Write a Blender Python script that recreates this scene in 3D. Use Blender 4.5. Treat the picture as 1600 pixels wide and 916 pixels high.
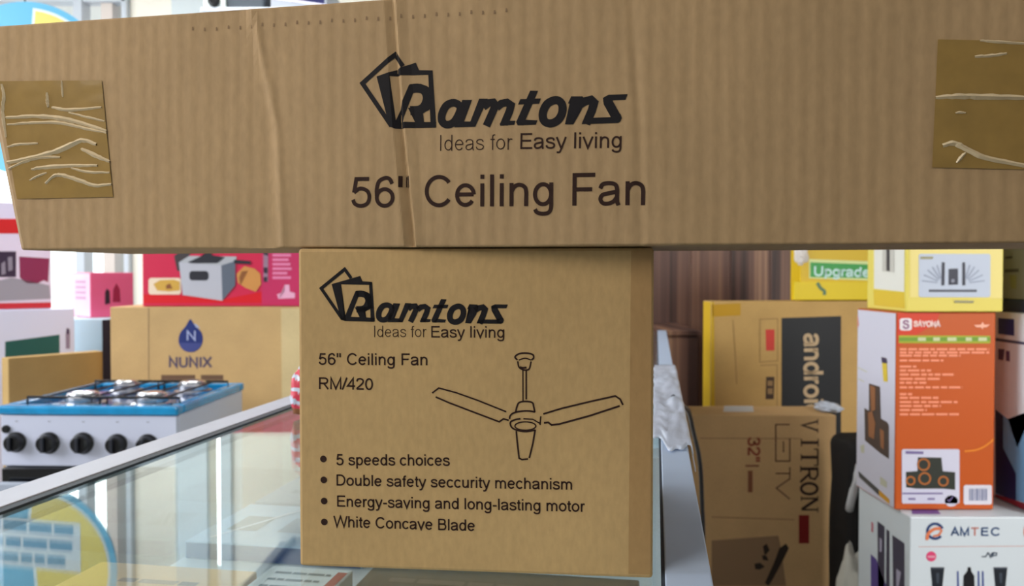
import bpy, bmesh, math, random
from mathutils import Vector, Matrix, noise

random.seed(7)
S = bpy.context.scene
COL = S.collection
for o in list(bpy.data.objects):
    bpy.data.objects.remove(o)

# ------------------------------------------------------------------ camera
FPX, CX, CY = 1300.0, 800.0, 458.0
PITCH = math.radians(-1.233)
CAM = Vector((0, 0, 1.2))
cd = bpy.data.cameras.new('camera')
cd.sensor_width = 36.0
cd.lens = FPX / 1600.0 * 36.0
cd.clip_start = 0.02
cd.dof.use_dof = True
cd.dof.focus_distance = 0.545
cd.dof.aperture_fstop = 13.0
cam = bpy.data.objects.new('camera', cd)
cam.location = CAM
cam.rotation_euler = (math.pi / 2 + PITCH, 0, 0)
COL.objects.link(cam)
S.camera = cam

S.view_settings.view_transform = 'Standard'
S.view_settings.look = 'None'
S.view_settings.exposure = 0.0
S.view_settings.gamma = 1.0
S.view_settings.use_curve_mapping = False

# ------------------------------------------------------------------ world, daylight and added lamps
W = bpy.data.worlds.new('daylight')
S.world = W
W.use_nodes = True
bg = W.node_tree.nodes['Background']
bg.inputs['Color'].default_value = (0.93, 0.97, 1.0, 1)
WT = W.node_tree
wc = WT.nodes.new('ShaderNodeTexCoord')
wd = WT.nodes.new('ShaderNodeVectorMath')
wd.operation = 'DOT_PRODUCT'
wd.inputs[1].default_value = Vector((-0.55, 0.83, 0.05)).normalized()
WT.links.new(wc.outputs['Generated'], wd.inputs[0])
wm = WT.nodes.new('ShaderNodeMapRange')          # the sunlit street beyond the rear windows
wm.inputs[1].default_value = 0.55
wm.inputs[2].default_value = 0.92
wm.inputs[3].default_value = 0.42
wm.inputs[4].default_value = 2.6
WT.links.new(wd.outputs['Value'], wm.inputs[0])
ws = WT.nodes.new('ShaderNodeSeparateXYZ')
WT.links.new(wc.outputs['Generated'], ws.inputs[0])
wg = WT.nodes.new('ShaderNodeMapRange')          # the ground gives back less light than the sky
wg.inputs[1].default_value = -0.25
wg.inputs[2].default_value = 0.10
wg.inputs[3].default_value = 0.22
wg.inputs[4].default_value = 1.0
WT.links.new(ws.outputs['Z'], wg.inputs[0])
wx = WT.nodes.new('ShaderNodeMath')
wx.operation = 'MULTIPLY'
WT.links.new(wm.outputs[0], wx.inputs[0])
WT.links.new(wg.outputs[0], wx.inputs[1])
WT.links.new(wx.outputs[0], bg.inputs['Strength'])


def area(name, loc, target, size, size_y, power, col):
    l = bpy.data.lights.new(name, 'AREA')
    l.shape = 'RECTANGLE'
    l.size, l.size_y = size, size_y
    l.energy = power
    l.color = col
    o = bpy.data.objects.new(name, l)
    o.location = loc
    d = Vector(target) - Vector(loc)
    o.rotation_euler = d.to_track_quat('-Z', 'Y').to_euler()
    COL.objects.link(o)
    return o


# two lamps added for the cartons, then the bright side street on the left
area('near_left_fill', (-0.75, -0.06, 1.80), (-0.05, 0.58, 1.2), 0.55, 0.55, 7.6, (1.0, 0.95, 0.88))  # unseen lamp set close by, added so the fan cartons darken rightward and downward
area('right_stack_fill', (2.7, -0.9, 2.1), (1.0, 2.2, 0.6), 1.6, 1.6, 12.5, (1.0, 0.97, 0.93)).data.spread = math.radians(50)  # lamp added to brighten the right-hand stacks; no door stands there
area('side_window_daylight', (-3.9, 1.2, 2.2), (-1.3, 3.2, 1.0), 2.6, 2.0, 150, (0.94, 0.97, 1.0))

area('rear_fill_light', (-1.5, 3.4, 2.85), (-1.5, 3.5, 0), 1.6, 0.5, 34, (1.0, 0.98, 0.95))  # unseen lamp, added to brighten the far wall and left-hand cartons


# ------------------------------------------------------------------ measuring helpers
def ray(px, py):
    d = Vector(((px - CX) / FPX, 1.0, -(py - CY) / FPX))
    return Matrix.Rotation(PITCH, 3, 'X') @ d


def at(px, py, Y):
    d = ray(px, py)
    return CAM + d * (Y / d.y)


def hit_z(px, py, z):
    d = ray(px, py)
    return CAM + d * ((z - CAM.z) / d.z)


# ------------------------------------------------------------------ materials
def lin(c):
    out = []
    for v in c[:3]:
        v = v / 255.0
        out.append(v / 12.92 if v <= 0.04045 else ((v + 0.055) / 1.055) ** 2.4)
    return tuple(out) + (1.0,)


def mat(name, rgb, rough=0.6, metal=0.0, var=0.0, scale=40.0, bump=0.0, coat=0.0, stretch=None, spec=0.4):
    m = bpy.data.materials.new(name)
    m.use_nodes = True
    nt = m.node_tree
    b = nt.nodes['Principled BSDF']
    b.inputs['Base Color'].default_value = lin(rgb)
    b.inputs['Roughness'].default_value = rough
    b.inputs['Metallic'].default_value = metal
    b.inputs['Specular IOR Level'].default_value = spec
    b.inputs['Coat Weight'].default_value = coat
    if var or bump:
        tc = nt.nodes.new('ShaderNodeTexCoord')
        mp = nt.nodes.new('ShaderNodeMapping')
        if stretch:
            mp.inputs['Scale'].default_value = stretch
        nz = nt.nodes.new('ShaderNodeTexNoise')
        nz.inputs['Scale'].default_value = scale
        nz.inputs['Detail'].default_value = 5
        nt.links.new(tc.outputs['Object'], mp.inputs[0])
        nt.links.new(mp.outputs[0], nz.inputs['Vector'])
        if var:
            mr = nt.nodes.new('ShaderNodeMapRange')
            mr.inputs[1].default_value = 0.25
            mr.inputs[2].default_value = 0.75
            mr.inputs[3].default_value = 1 - var
            mr.inputs[4].default_value = 1 + var
            nt.links.new(nz.outputs['Fac'], mr.inputs[0])
            vm = nt.nodes.new('ShaderNodeVectorMath')
            vm.operation = 'SCALE'
            vm.inputs[0].default_value = lin(rgb)[:3]
            nt.links.new(mr.outputs[0], vm.inputs['Scale'])
            nt.links.new(vm.outputs[0], b.inputs['Base Color'])
        if bump:
            bp = nt.nodes.new('ShaderNodeBump')
            bp.inputs['Strength'].default_value = bump
            bp.inputs['Distance'].default_value = 0.002
            nt.links.new(nz.outputs['Fac'], bp.inputs['Height'])
            nt.links.new(bp.outputs[0], b.inputs['Normal'])
    return m


def kraft(name, rgb, flute=0.0, flute_scale=28.0, speck=0.10, flute_shade=0.05):
    """brown corrugated board: blotches, paper fibres and, where they show, the flutes under the liner"""
    m = bpy.data.materials.new(name)
    m.use_nodes = True
    nt = m.node_tree
    N, L = nt.nodes, nt.links
    b = N['Principled BSDF']
    b.inputs['Roughness'].default_value = 0.72
    b.inputs['Specular IOR Level'].default_value = 0.25
    tc = N.new('ShaderNodeTexCoord')
    big = N.new('ShaderNodeTexNoise')
    big.inputs['Scale'].default_value = 9
    big.inputs['Detail'].default_value = 3
    fine = N.new('ShaderNodeTexNoise')
    fine.inputs['Scale'].default_value = 260
    fine.inputs['Detail'].default_value = 4
    L.new(tc.outputs['Object'], big.inputs['Vector'])
    mp = N.new('ShaderNodeMapping')
    mp.inputs['Scale'].default_value = (1, 1, 0.45)
    L.new(tc.outputs['Object'], mp.inputs[0])
    L.new(mp.outputs[0], fine.inputs['Vector'])

    def rng(sock, a, c):
        r = N.new('ShaderNodeMapRange')
        r.inputs[1].default_value = 0.25
        r.inputs[2].default_value = 0.75
        r.inputs[3].default_value = a
        r.inputs[4].default_value = c
        L.new(sock, r.inputs[0])
        return r.outputs[0]

    def mul(a, c):
        x = N.new('ShaderNodeMath')
        x.operation = 'MULTIPLY'
        L.new(a, x.inputs[0])
        L.new(c, x.inputs[1])
        return x.outputs[0]
    k = mul(rng(big.outputs['Fac'], 0.93, 1.07), rng(fine.outputs['Fac'], 1 - speck, 1 + speck))
    height = fine.outputs['Fac']
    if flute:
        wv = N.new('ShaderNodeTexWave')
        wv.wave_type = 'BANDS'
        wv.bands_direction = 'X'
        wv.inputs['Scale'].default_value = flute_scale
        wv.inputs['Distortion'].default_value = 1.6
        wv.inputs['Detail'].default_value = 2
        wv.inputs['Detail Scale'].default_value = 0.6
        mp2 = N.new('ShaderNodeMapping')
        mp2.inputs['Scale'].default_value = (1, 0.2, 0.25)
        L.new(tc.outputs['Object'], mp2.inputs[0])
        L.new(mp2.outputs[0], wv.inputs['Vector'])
        k = mul(k, rng(wv.outputs['Fac'], 1 - flute_shade, 1 + flute_shade))  # flute shade put into the board colour as well as the bump
        ad = N.new('ShaderNodeMath')
        ad.operation = 'MULTIPLY_ADD'
        L.new(fine.outputs['Fac'], ad.inputs[0])
        ad.inputs[1].default_value = 0.15
        L.new(wv.outputs['Fac'], ad.inputs[2])
        height = ad.outputs[0]
    vm = N.new('ShaderNodeVectorMath')
    vm.operation = 'SCALE'
    vm.inputs[0].default_value = lin(rgb)[:3]
    L.new(k, vm.inputs['Scale'])
    L.new(vm.outputs[0], b.inputs['Base Color'])
    bp = N.new('ShaderNodeBump')
    bp.inputs['Strength'].default_value = max(0.12, flute)
    bp.inputs['Distance'].default_value = 0.0012
    L.new(height, bp.inputs['Height'])
    L.new(bp.outputs[0], b.inputs['Normal'])
    return m


def glass_mat(name, ior, tint):
    m = bpy.data.materials.new(name)
    m.use_nodes = True
    nt = m.node_tree
    nt.nodes.remove(nt.nodes['Principled BSDF'])
    out = nt.nodes['Material Output']
    tr = nt.nodes.new('ShaderNodeBsdfTransparent')
    tr.inputs[0].default_value = tint
    gl = nt.nodes.new('ShaderNodeBsdfGlossy')
    gl.inputs['Roughness'].default_value = 0.015
    gl.inputs['Color'].default_value = (0.95, 1.0, 0.99, 1)
    geo = nt.nodes.new('ShaderNodeNewGeometry')
    dt = nt.nodes.new('ShaderNodeVectorMath')
    dt.operation = 'DOT_PRODUCT'
    nt.links.new(geo.outputs['Incoming'], dt.inputs[0])
    nt.links.new(geo.outputs['Normal'], dt.inputs[1])

    def mth(op, a, c):
        x = nt.nodes.new('ShaderNodeMath')
        x.operation = op
        for k, v in ((0, a), (1, c)):
            if v is None:
                continue
            if isinstance(v, (int, float)):
                x.inputs[k].default_value = v
            else:
                nt.links.new(v, x.inputs[k])
        return x.outputs[0]
    f0 = ((ior - 1) / (ior + 1)) ** 2
    cosine = mth('ABSOLUTE', dt.outputs['Value'], None)
    fr = mth('MULTIPLY_ADD', mth('POWER', mth('SUBTRACT', 1.0, cosine), 5.0), 1 - f0)
    fr.node.inputs[2].default_value = f0
    mx = nt.nodes.new('ShaderNodeMixShader')
    nt.links.new(fr, mx.inputs[0])
    nt.links.new(tr.outputs[0], mx.inputs[1])
    nt.links.new(gl.outputs[0], mx.inputs[2])
    nt.links.new(mx.outputs[0], out.inputs[0])
    return m


_cache = {}


def C(r, g, b, rough=0.5, **kw):
    k = (r, g, b, rough, tuple(sorted(kw.items())))
    if k not in _cache:
        _cache[k] = mat('colour_%d_%d_%d' % (r, g, b), (r, g, b), rough, **kw)
    return _cache[k]


M = dict(
    long=kraft('long_carton_board', (158, 130, 94), flute=0.15, flute_scale=31, flute_shade=0.018, speck=0.09),
    small=kraft('small_carton_board', (177, 145, 98), speck=0.08),
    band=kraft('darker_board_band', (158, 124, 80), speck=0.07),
    tan=kraft('tan_board', (196, 162, 112), speck=0.05),
    tan2=kraft('dull_tan_board', (176, 145, 92), speck=0.05),
    tv=kraft('tv_carton_board', (204, 168, 120), speck=0.06),
    andr=kraft('large_tv_carton_board', (196, 160, 100), speck=0.05),
    ink=mat('black_ink', (26, 23, 25), 0.7, var=0.1, scale=300, spec=0.15),
    brownink=mat('brown_black_ink', (46, 28, 22), 0.7, var=0.12, scale=300, spec=0.15),
    tape=mat('brown_tape', (136, 108, 56), 0.32, var=0.12, scale=60, coat=0.05, spec=0.2),
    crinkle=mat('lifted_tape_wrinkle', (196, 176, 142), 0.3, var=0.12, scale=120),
    alu=mat('satin_aluminium', (196, 200, 214), 0.5, metal=0.0, var=0.03, scale=30),
    whiterail=mat('white_coated_rail', (188, 206, 232), 0.45, var=0.03, scale=20),
    gasket=mat('dark_rubber_gasket', (45, 55, 66), 0.6),
    black=mat('black_plastic', (17, 17, 20), 0.35),
    dark=mat('dark_grey_plastic', (52, 54, 60), 0.45),
    chrome=mat('bright_chrome', (225, 226, 230), 0.18, metal=1.0),
    enamel=mat('white_enamel', (204, 208, 228), 0.3, coat=0.4),
    film=mat('blue_protective_film', (22, 140, 196), 0.22, var=0.3, scale=14, coat=0.5, bump=0.5),
    white=mat('white_paint', (236, 236, 232), 0.7, var=0.02, scale=6),
    plastic=mat('milky_plastic_bag', (206, 217, 236), 0.25, var=0.05, scale=30, bump=0.4),
    glass=glass_mat('counter_glass', 1.75, (0.95, 0.985, 0.985, 1)),
    pane=glass_mat('window_glass', 1.3, (0.98, 1.0, 1.0, 1)),
)


# ------------------------------------------------------------------ objects
def empty(name, label, cat, loc=(0, 0, 0), rz=0.0, group=None):
    o = bpy.data.objects.new(name, None)
    o.empty_display_size = 0.05
    o.location = loc
    o.rotation_euler = (0, 0, rz)
    COL.objects.link(o)
    tag(o, label, cat, group)
    return o


def tag(o, label, cat, group=None):
    o['label'] = label
    o['category'] = cat
    if group:
        o['group'] = group
    return o


def obj(name, bm, material, parent=None, label=None, smooth=False):
    me = bpy.data.meshes.new(name)
    bmesh.ops.recalc_face_normals(bm, faces=bm.faces)
    if smooth:
        for f in bm.faces:
            f.smooth = True
    bm.to_mesh(me)
    bm.free()
    for mm in (material if isinstance(material, (list, tuple)) else [material]):
        me.materials.append(mm)
    o = bpy.data.objects.new(name, me)
    COL.objects.link(o)
    if parent is not None:
        o.parent = parent
    if label:
        o['label'] = label
    return o


def struct(name, bm, material):
    o = obj(name, bm, material)
    o['kind'] = 'structure'
    return o


def box(bm, x0, x1, y0, y1, z0, z1, bev=0.0, seg=2):
    r = bmesh.ops.create_cube(bm, size=1.0)
    vs = r['verts']
    for v in vs:
        v.co = Vector((x0 + (v.co.x + .5) * (x1 - x0), y0 + (v.co.y + .5) * (y1 - y0), z0 + (v.co.z + .5) * (z1 - z0)))
    if bev:
        es = list({e for v in vs for e in v.link_edges})
        bmesh.ops.bevel(bm, geom=es, offset=bev, segments=seg, affect='EDGES', profile=0.5)
    return bm


def nb():
    return bmesh.new()


def bx(*a, **k):
    return box(nb(), *a, **k)


def lathe(bm, prof, origin=(0, 0, 0), axis='Z', seg=32):
    """prof: (radius, height) pairs"""
    rings = []
    O = Vector(origin)
    for r, h in prof:
        ring = []
        for i in range(seg):
            a = 2 * math.pi * i / seg
            p = (r * math.cos(a), r * math.sin(a), h)
            if axis == 'Y':
                p = (p[0], p[2], p[1])
            if axis == 'X':
                p = (p[2], p[0], p[1])
            ring.append(bm.verts.new(O + Vector(p)))
        rings.append(ring)
    for a, b in zip(rings, rings[1:]):
        for i in range(seg):
            bm.faces.new((a[i], a[(i + 1) % seg], b[(i + 1) % seg], b[i]))
    if prof[0][0] > 1e-6:
        bm.faces.new(rings[0])
    if prof[-1][0] > 1e-6:
        bm.faces.new(rings[-1])
    bmesh.ops.remove_doubles(bm, verts=bm.verts, dist=1e-6)
    return bm


def tube(bm, pts, r, seg=10):
    pts = [Vector(p) for p in pts]
    rings = []
    up = Vector((0.13, 0.31, 0.94))
    for i, p in enumerate(pts):
        t = (pts[min(i + 1, len(pts) - 1)] - pts[max(i - 1, 0)]).normalized()
        n = t.cross(up)
        if n.length < 1e-4:
            n = t.cross(Vector((1, 0, 0)))
        n.normalize()
        b = t.cross(n)
        rr = r[i] if isinstance(r, (list, tuple)) else r
        rings.append([bm.verts.new(p + (n * math.cos(2 * math.pi * k / seg) + b * math.sin(2 * math.pi * k / seg)) * rr) for k in range(seg)])
    for a, b in zip(rings, rings[1:]):
        for k in range(seg):
            bm.faces.new((a[k], a[(k + 1) % seg], b[(k + 1) % seg], b[k]))
    bm.faces.new(rings[0])
    bm.faces.new(rings[-1])
    return bm


def smooth_pts(pts, n=8, closed=False):
    """Catmull-Rom through 2-D or 3-D points"""
    P = [tuple(p) for p in pts]
    m = len(P)
    out = []
    rng = range(m) if closed else range(m - 1)
    for i in rng:
        if closed:
            p0, p1, p2, p3 = P[(i - 1) % m], P[i], P[(i + 1) % m], P[(i + 2) % m]
        else:
            p1, p2 = P[i], P[i + 1]
            p0 = P[i - 1] if i > 0 else tuple(2 * a - b for a, b in zip(p1, p2))
            p3 = P[i + 2] if i + 2 < m else tuple(2 * b - a for a, b in zip(p1, p2))
        for k in range(n):
            t = k / n
            out.append(tuple(0.5 * (2 * b + (c - a) * t + (2 * a - 5 * b + 4 * c - d) * t * t + (3 * b - a - 3 * c + d) * t ** 3)
                             for a, b, c, d in zip(p0, p1, p2, p3)))
    if not closed:
        out.append(P[-1])
    return out


# ------------------------------------------------------------------ flat print: 2-D polygons on a face
def ribbon(pts, w, closed=False):
    """a polyline thickened to width w with mitred joints; returns a list of quads (2-D)"""
    P = []
    for p in pts:
        if not P or math.hypot(p[0] - P[-1][0], p[1] - P[-1][1]) > 1e-9:
            P.append((p[0], p[1]))
    if closed and math.hypot(P[0][0] - P[-1][0], P[0][1] - P[-1][1]) < 1e-9:
        P.pop()
    n = len(P)
    if n < 2:
        return []

    def nrm(a, b):
        dx, dy = b[0] - a[0], b[1] - a[1]
        l = math.hypot(dx, dy)
        return (-dy / l, dx / l)
    Ls, Rs = [], []
    for i in range(n):
        if closed:
            a, b = nrm(P[i - 1], P[i]), nrm(P[i], P[(i + 1) % n])
        else:
            a = nrm(P[i - 1], P[i]) if i > 0 else nrm(P[0], P[1])
            b = nrm(P[i], P[i + 1]) if i < n - 1 else a
        mx, my = a[0] + b[0], a[1] + b[1]
        l = math.hypot(mx, my)
        if l < 1e-6:
            mx, my, l = a[0], a[1], 1.0
        mx, my = mx / l, my / l
        c = max(0.38, mx * a[0] + my * a[1])
        k = w / 2 / c
        Ls.append((P[i][0] + mx * k, P[i][1] + my * k))
        Rs.append((P[i][0] - mx * k, P[i][1] - my * k))
    q = []
    for i in range(n if closed else n - 1):
        j = (i + 1) % n
        q.append([Rs[i], Rs[j], Ls[j], Ls[i]])
    return q


def ell(cx, cy, rx, ry, a0=0, a1=360, n=28):
    return [(cx + rx * math.cos(math.radians(a0 + (a1 - a0) * i / n)), cy + ry * math.sin(math.radians(a0 + (a1 - a0) * i / n))) for i in range(n + 1)]


def rrect(x0, y0, x1, y1, r, n=5):
    p = []
    for cx, cy, a in ((x1 - r, y1 - r, 0), (x0 + r, y1 - r, 90), (x0 + r, y0 + r, 180), (x1 - r, y0 + r, 270)):
        p += ell(cx, cy, r, r, a, a + 90, n)
    return p


sp = smooth_pts
# a plain sans alphabet drawn as centre lines (em units: caps .716, x-height .519); (advance, strokes)
G = {
    'a': (.556, [sp([(.075, .37), (.13, .46), (.27, .485), (.40, .45), (.44, .35), (.44, .20), (.445, .08), (.475, 0)]),
                 sp([(.44, .30), (.27, .265), (.13, .23), (.083, .14), (.13, .055), (.23, .036), (.36, .08), (.44, .18)])]),
    'b': (.556, [[(.11, 0), (.11, .716)], ell(.288, .26, .182, .222)]),
    'c': (.5, [ell(.265, .26, .195, .222, 38, 322)]),
    'd': (.556, [[(.445, 0), (.445, .716)], ell(.266, .26, .182, .222)]),
    'e': (.556, [[(.085, .275), (.465, .275)], ell(.278, .26, .195, .222, 4, 325)]),
    'f': (.278, [sp([(.14, 0), (.14, .3), (.14, .56), (.17, .655), (.27, .675)]), [(.02, .475), (.25, .475)]]),
    'g': (.556, [ell(.262, .26, .18, .222), sp([(.445, .519), (.445, .2), (.44, -.05), (.38, -.15), (.25, -.172), (.13, -.14), (.085, -.07)])]),
    'h': (.556, [[(.11, 0), (.11, .716)], sp([(.11, .32), (.17, .43), (.28, .478), (.40, .43), (.44, .32), (.44, .15), (.44, 0)])]),
    'i': (.222, [[(.11, 0), (.11, .519)], [(.11, .62), (.11, .716)]]),
    'l': (.222, [[(.11, 0), (.11, .716)]]),
    'm': (.833, [[(.11, 0), (.11, .519)], sp([(.11, .32), (.16, .43), (.26, .478), (.37, .43), (.415, .32), (.415, .15), (.415, 0)]),
                 sp([(.415, .32), (.465, .43), (.565, .478), (.68, .43), (.72, .32), (.72, .15), (.72, 0)])]),
    'n': (.556, [[(.11, 0), (.11, .519)], sp([(.11, .32), (.17, .43), (.28, .478), (.40, .43), (.44, .32), (.44, .15), (.44, 0)])]),
    'o': (.556, [ell(.278, .26, .2, .222)]),
    'p': (.556, [[(.11, -.21), (.11, .519)], ell(.288, .26, .182, .222)]),
    'r': (.333, [[(.11, 0), (.11, .519)], sp([(.11, .30), (.15, .42), (.23, .475), (.32, .46)])]),
    's': (.5, [sp([(.425, .37), (.37, .455), (.25, .48), (.13, .45), (.09, .375), (.15, .305), (.27, .27), (.40, .22), (.435, .145), (.38, .06), (.25, .036), (.12, .065), (.065, .16)])]),
    't': (.278, [sp([(.135, .66), (.135, .4), (.135, .14), (.165, .06), (.265, .048)]), [(.02, .475), (.255, .475)]]),
    'u': (.556, [sp([(.11, .519), (.11, .35), (.112, .17), (.15, .08), (.25, .04), (.36, .08), (.44, .2)]), [(.44, .519), (.44, 0)]]),
    'v': (.5, [[(.04, .519), (.25, .02), (.46, .519)]]),
    'w': (.722, [[(.03, .519), (.2, .02), (.36, .5), (.52, .02), (.69, .519)]]),
    'y': (.5, [[(.04, .519), (.25, .02)], sp([(.46, .519), (.34, .2), (.235, -.07), (.17, -.16), (.05, -.165)])]),
    'A': (.667, [[(.03, 0), (.333, .70), (.637, 0)], [(.15, .25), (.52, .25)]]),
    'B': (.667, [[(.12, 0), (.12, .716)], sp([(.12, .672), (.33, .672), (.47, .65), (.525, .53), (.47, .41), (.33, .385), (.12, .385)]),
                 sp([(.33, .385), (.50, .36), (.57, .22), (.50, .07), (.33, .044), (.12, .044)])]),
    'C': (.722, [ell(.385, .358, .29, .322, 36, 324)]),
    'D': (.722, [[(.125, 0), (.125, .716)], [(.125, .672), (.34, .672)] + ell(.34, .358, .29, .314, 90, -90) + [(.125, .044)]]),
    'E': (.667, [[(.125, 0), (.125, .716)], [(.125, .672), (.62, .672)], [(.125, .375), (.58, .375)], [(.125, .044), (.635, .044)]]),
    'F': (.611, [[(.125, 0), (.125, .716)], [(.125, .672), (.575, .672)], [(.125, .355), (.51, .355)]]),
    'I': (.278, [[(.138, 0), (.138, .716)]]),
    'L': (.556, [[(.12, .716), (.12, .044), (.52, .044)]]),
    'M': (.833, [[(.115, 0), (.115, .69), (.417, .03), (.718, .69), (.718, 0)]]),
    'N': (.722, [[(.12, 0), (.12, .69), (.60, .03), (.60, .716)]]),
    'O': (.778, [ell(.39, .358, .31, .325)]),
    'R': (.722, [[(.125, 0), (.125, .716)], sp([(.125, .672), (.40, .672), (.55, .64), (.61, .51), (.55, .39), (.40, .355), (.125, .355)]), [(.38, .35), (.52, .18), (.655, 0)]]),
    'S': (.667, [sp([(.58, .50), (.50, .63), (.34, .675), (.16, .63), (.11, .53), (.18, .43), (.36, .38), (.54, .31), (.595, .20), (.53, .08), (.35, .04), (.16, .08), (.08, .24)])]),
    'T': (.611, [[(.02, .672), (.59, .672)], [(.305, 0), (.305, .672)]]),
    'U': (.722, [sp([(.12, .716), (.12, .45), (.125, .24), (.19, .09), (.36, .04), (.53, .09), (.595, .24), (.60, .45), (.60, .716)])]),
    'V': (.667, [[(.03, .716), (.333, .02), (.637, .716)]]),
    'W': (.944, [[(.03, .716), (.23, .03), (.472, .69), (.714, .03), (.914, .716)]]),
    'X': (.667, [[(.04, 0), (.62, .716)], [(.05, .716), (.63, 0)]]),
    'Y': (.667, [[(.03, .716), (.333, .3), (.637, .716)], [(.333, 0), (.333, .3)]]),
    '0': (.556, [ell(.278, .35, .2, .32)]),
    '2': (.556, [sp([(.08, .50), (.12, .63), (.28, .672), (.43, .61), (.465, .50), (.40, .37), (.24, .22), (.10, .10), (.075, .044)]), [(.06, .044), (.50, .044)]]),
    '3': (.556, [sp([(.08, .53), (.15, .64), (.27, .67), (.40, .63), (.44, .53), (.40, .42), (.24, .385)]), sp([(.24, .385), (.42, .34), (.475, .21), (.42, .08), (.27, .035), (.13, .08), (.075, .19)])]),
    '4': (.556, [[(.39, 0), (.39, .68), (.05, .215), (.52, .215)]]),
    '5': (.556, [[(.465, .66), (.155, .66), (.10, .345)], sp([(.10, .345), (.20, .42), (.30, .435), (.43, .37), (.475, .235), (.42, .09), (.27, .035), (.13, .08), (.075, .18)])]),
    '6': (.556, [ell(.285, .225, .19, .192), sp([(.46, .54), (.40, .65), (.29, .673), (.15, .60), (.095, .43), (.095, .25)])]),
    '-': (.333, [[(.04, .26), (.295, .26)]]),
    '/': (.278, [[(.0, -.01), (.28, .726)]]),
    '"': (.355, [[(.095, .46), (.095, .716)], [(.255, .46), (.255, .716)]]),
    ' ': (.278, []),
}


def text_polys(s, p0, p1, cap, weight=.088, up=None, shear=0.0):
    """text from baseline point p0 to p1 (2-D), capital height `cap`; squeezed to fit"""
    adv = sum(G[c][0] for c in s)
    first, last = G[s[0]], G[s[-1]]
    bx_, by_ = p1[0] - p0[0], p1[1] - p0[1]
    L_ = math.hypot(bx_, by_)
    ex = (bx_ / L_, by_ / L_)
    ey = up or (-ex[1], ex[0])
    lo = min(x for st in first[1] for x, y in st) - weight / 2
    hi = adv - last[0] + max(x for st in last[1] for x, y in st) + weight / 2
    sx = L_ / (hi - lo)
    sy = cap / .716
    k = sx / sy
    polys = []
    pen = 0.0
    for ch in s:
        a, strokes = G[ch]
        for st in strokes:
            pts = [((pen + x - lo + shear * y) * k, y) for x, y in st]
            closed = len(st) > 8 and math.hypot(st[0][0] - st[-1][0], st[0][1] - st[-1][1]) < 1e-6
            for q in ribbon(pts, weight, closed):
                polys.append([(p0[0] + (x * ex[0] + y * ey[0]) * sy, p0[1] + (x * ex[1] + y * ey[1]) * sy) for x, y in q])
        pen += a
    return polys


def scribble(x0, y0, x1, h, rnd, gap=0.35):
    """a line of print too small to read: a row of short dashes"""
    out = []
    x = x0
    while x < x1:
        w = rnd.uniform(1.2, 4.0) * h
        w = min(w, x1 - x)
        if w > h * .3:
            out.append([(x, y0), (x + w, y0), (x + w, y0 + h), (x, y0 + h)])
        x += w + h * gap
    return out


def clip_rect(poly, x0, x1, y0, y1):
    """keep print on its panel"""
    for ax, lim, sg_ in ((0, x0, 1), (0, x1, -1), (1, y0, 1), (1, y1, -1)):
        out = []
        n = len(poly)
        for i in range(n):
            a, b = poly[i], poly[(i + 1) % n]
            da, db = (a[ax] - lim) * sg_, (b[ax] - lim) * sg_
            if da >= 0:
                out.append(a)
            if (da > 0 > db) or (da < 0 < db):
                t = da / (da - db)
                out.append((a[0] + (b[0] - a[0]) * t, a[1] + (b[1] - a[1]) * t))
        poly = out
        if len(poly) < 3:
            return []
    return poly


class Carton:
    """a carton standing at loc, turned by rz: local x along the front, y into the depth, z up"""

    def __init__(self, name, label, cat, loc, rz, w, d, h, body=None, group=None, bev=0.003, body_name='carton_body', taper=0.0):
        self.w, self.d, self.h = w, d, h
        self.root = empty(name, label, cat, loc, rz, group)
        self.mw = Matrix.Translation(Vector(loc)) @ Matrix.Rotation(rz, 4, 'Z')
        self.inv = self.mw.inverted()
        self.n = 0
        self.eps = 0.0004
        self.bump = None
        if body is not None:
            bm = bx(0, w, 0, d, 0, h, bev=bev)
            # closed top flaps: a shallow seam along the middle
            self.body = obj(body_name, bm, body, self.root)

    def local(self, face, u, v, e):
        if face == 'front':
            return Vector((u, -e, v))
        if face == 'left':
            return Vector((-e, u, v))
        if face == 'right':
            return Vector((self.w + e, u, v))
        if face == 'top':
            return Vector((u, v, self.h + e))

    def px(self, face, x, y):
        o = self.inv @ CAM
        d = self.inv.to_3x3() @ ray(x, y)
        if face == 'front':
            t = -o.y / d.y
            p = o + d * t
            return (p.x, p.z)
        if face == 'left':
            t = -o.x / d.x
            p = o + d * t
            return (p.y, p.z)
        if face == 'right':
            t = (self.w - o.x) / d.x
            p = o + d * t
            return (p.y, p.z)
        t = (self.h - o.z) / d.z
        p = o + d * t
        return (p.x, p.y)

    def pxs(self, face, pts):
        return [self.px(face, *p) for p in pts]

    def print(self, name, face, polys, material, layer=1, label=None, cuts=None):
        bm = nb()
        e = self.eps * layer
        fw = self.w if face in ('front', 'top') else self.d
        fh = self.d if face == 'top' else self.h
        for q in polys:
            if not self.bump:
                q = clip_rect(list(q), 0.0015, fw - 0.0015, 0.0015, fh - 0.0015)
                if not q:
                    continue
            vs = [bm.verts.new(self.local(face, u, v, e)) for u, v in q]
            try:
                bm.faces.new(vs)
            except ValueError:
                pass
        big = [f for f in bm.faces if len(f.verts) > 4]
        if big:
            bmesh.ops.triangulate(bm, faces=big)
        if self.bump:
            for u in (cuts or []):
                g = list(bm.verts) + list(bm.edges) + list(bm.faces)
                bmesh.ops.bisect_plane(bm, geom=g, plane_co=(u[0], 0, u[1]), plane_no=Vector((u[2], 0, u[3])))
            for v in bm.verts:
                v.co.y += self.bump(v.co.x, v.co.z)
        me = bpy.data.meshes.new(name)
        bm.to_mesh(me)
        bm.free()
        me.materials.append(material)
        o = bpy.data.objects.new(name, me)
        COL.objects.link(o)
        o.parent = self.root
        if label:
            o['label'] = label
        return o


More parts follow.
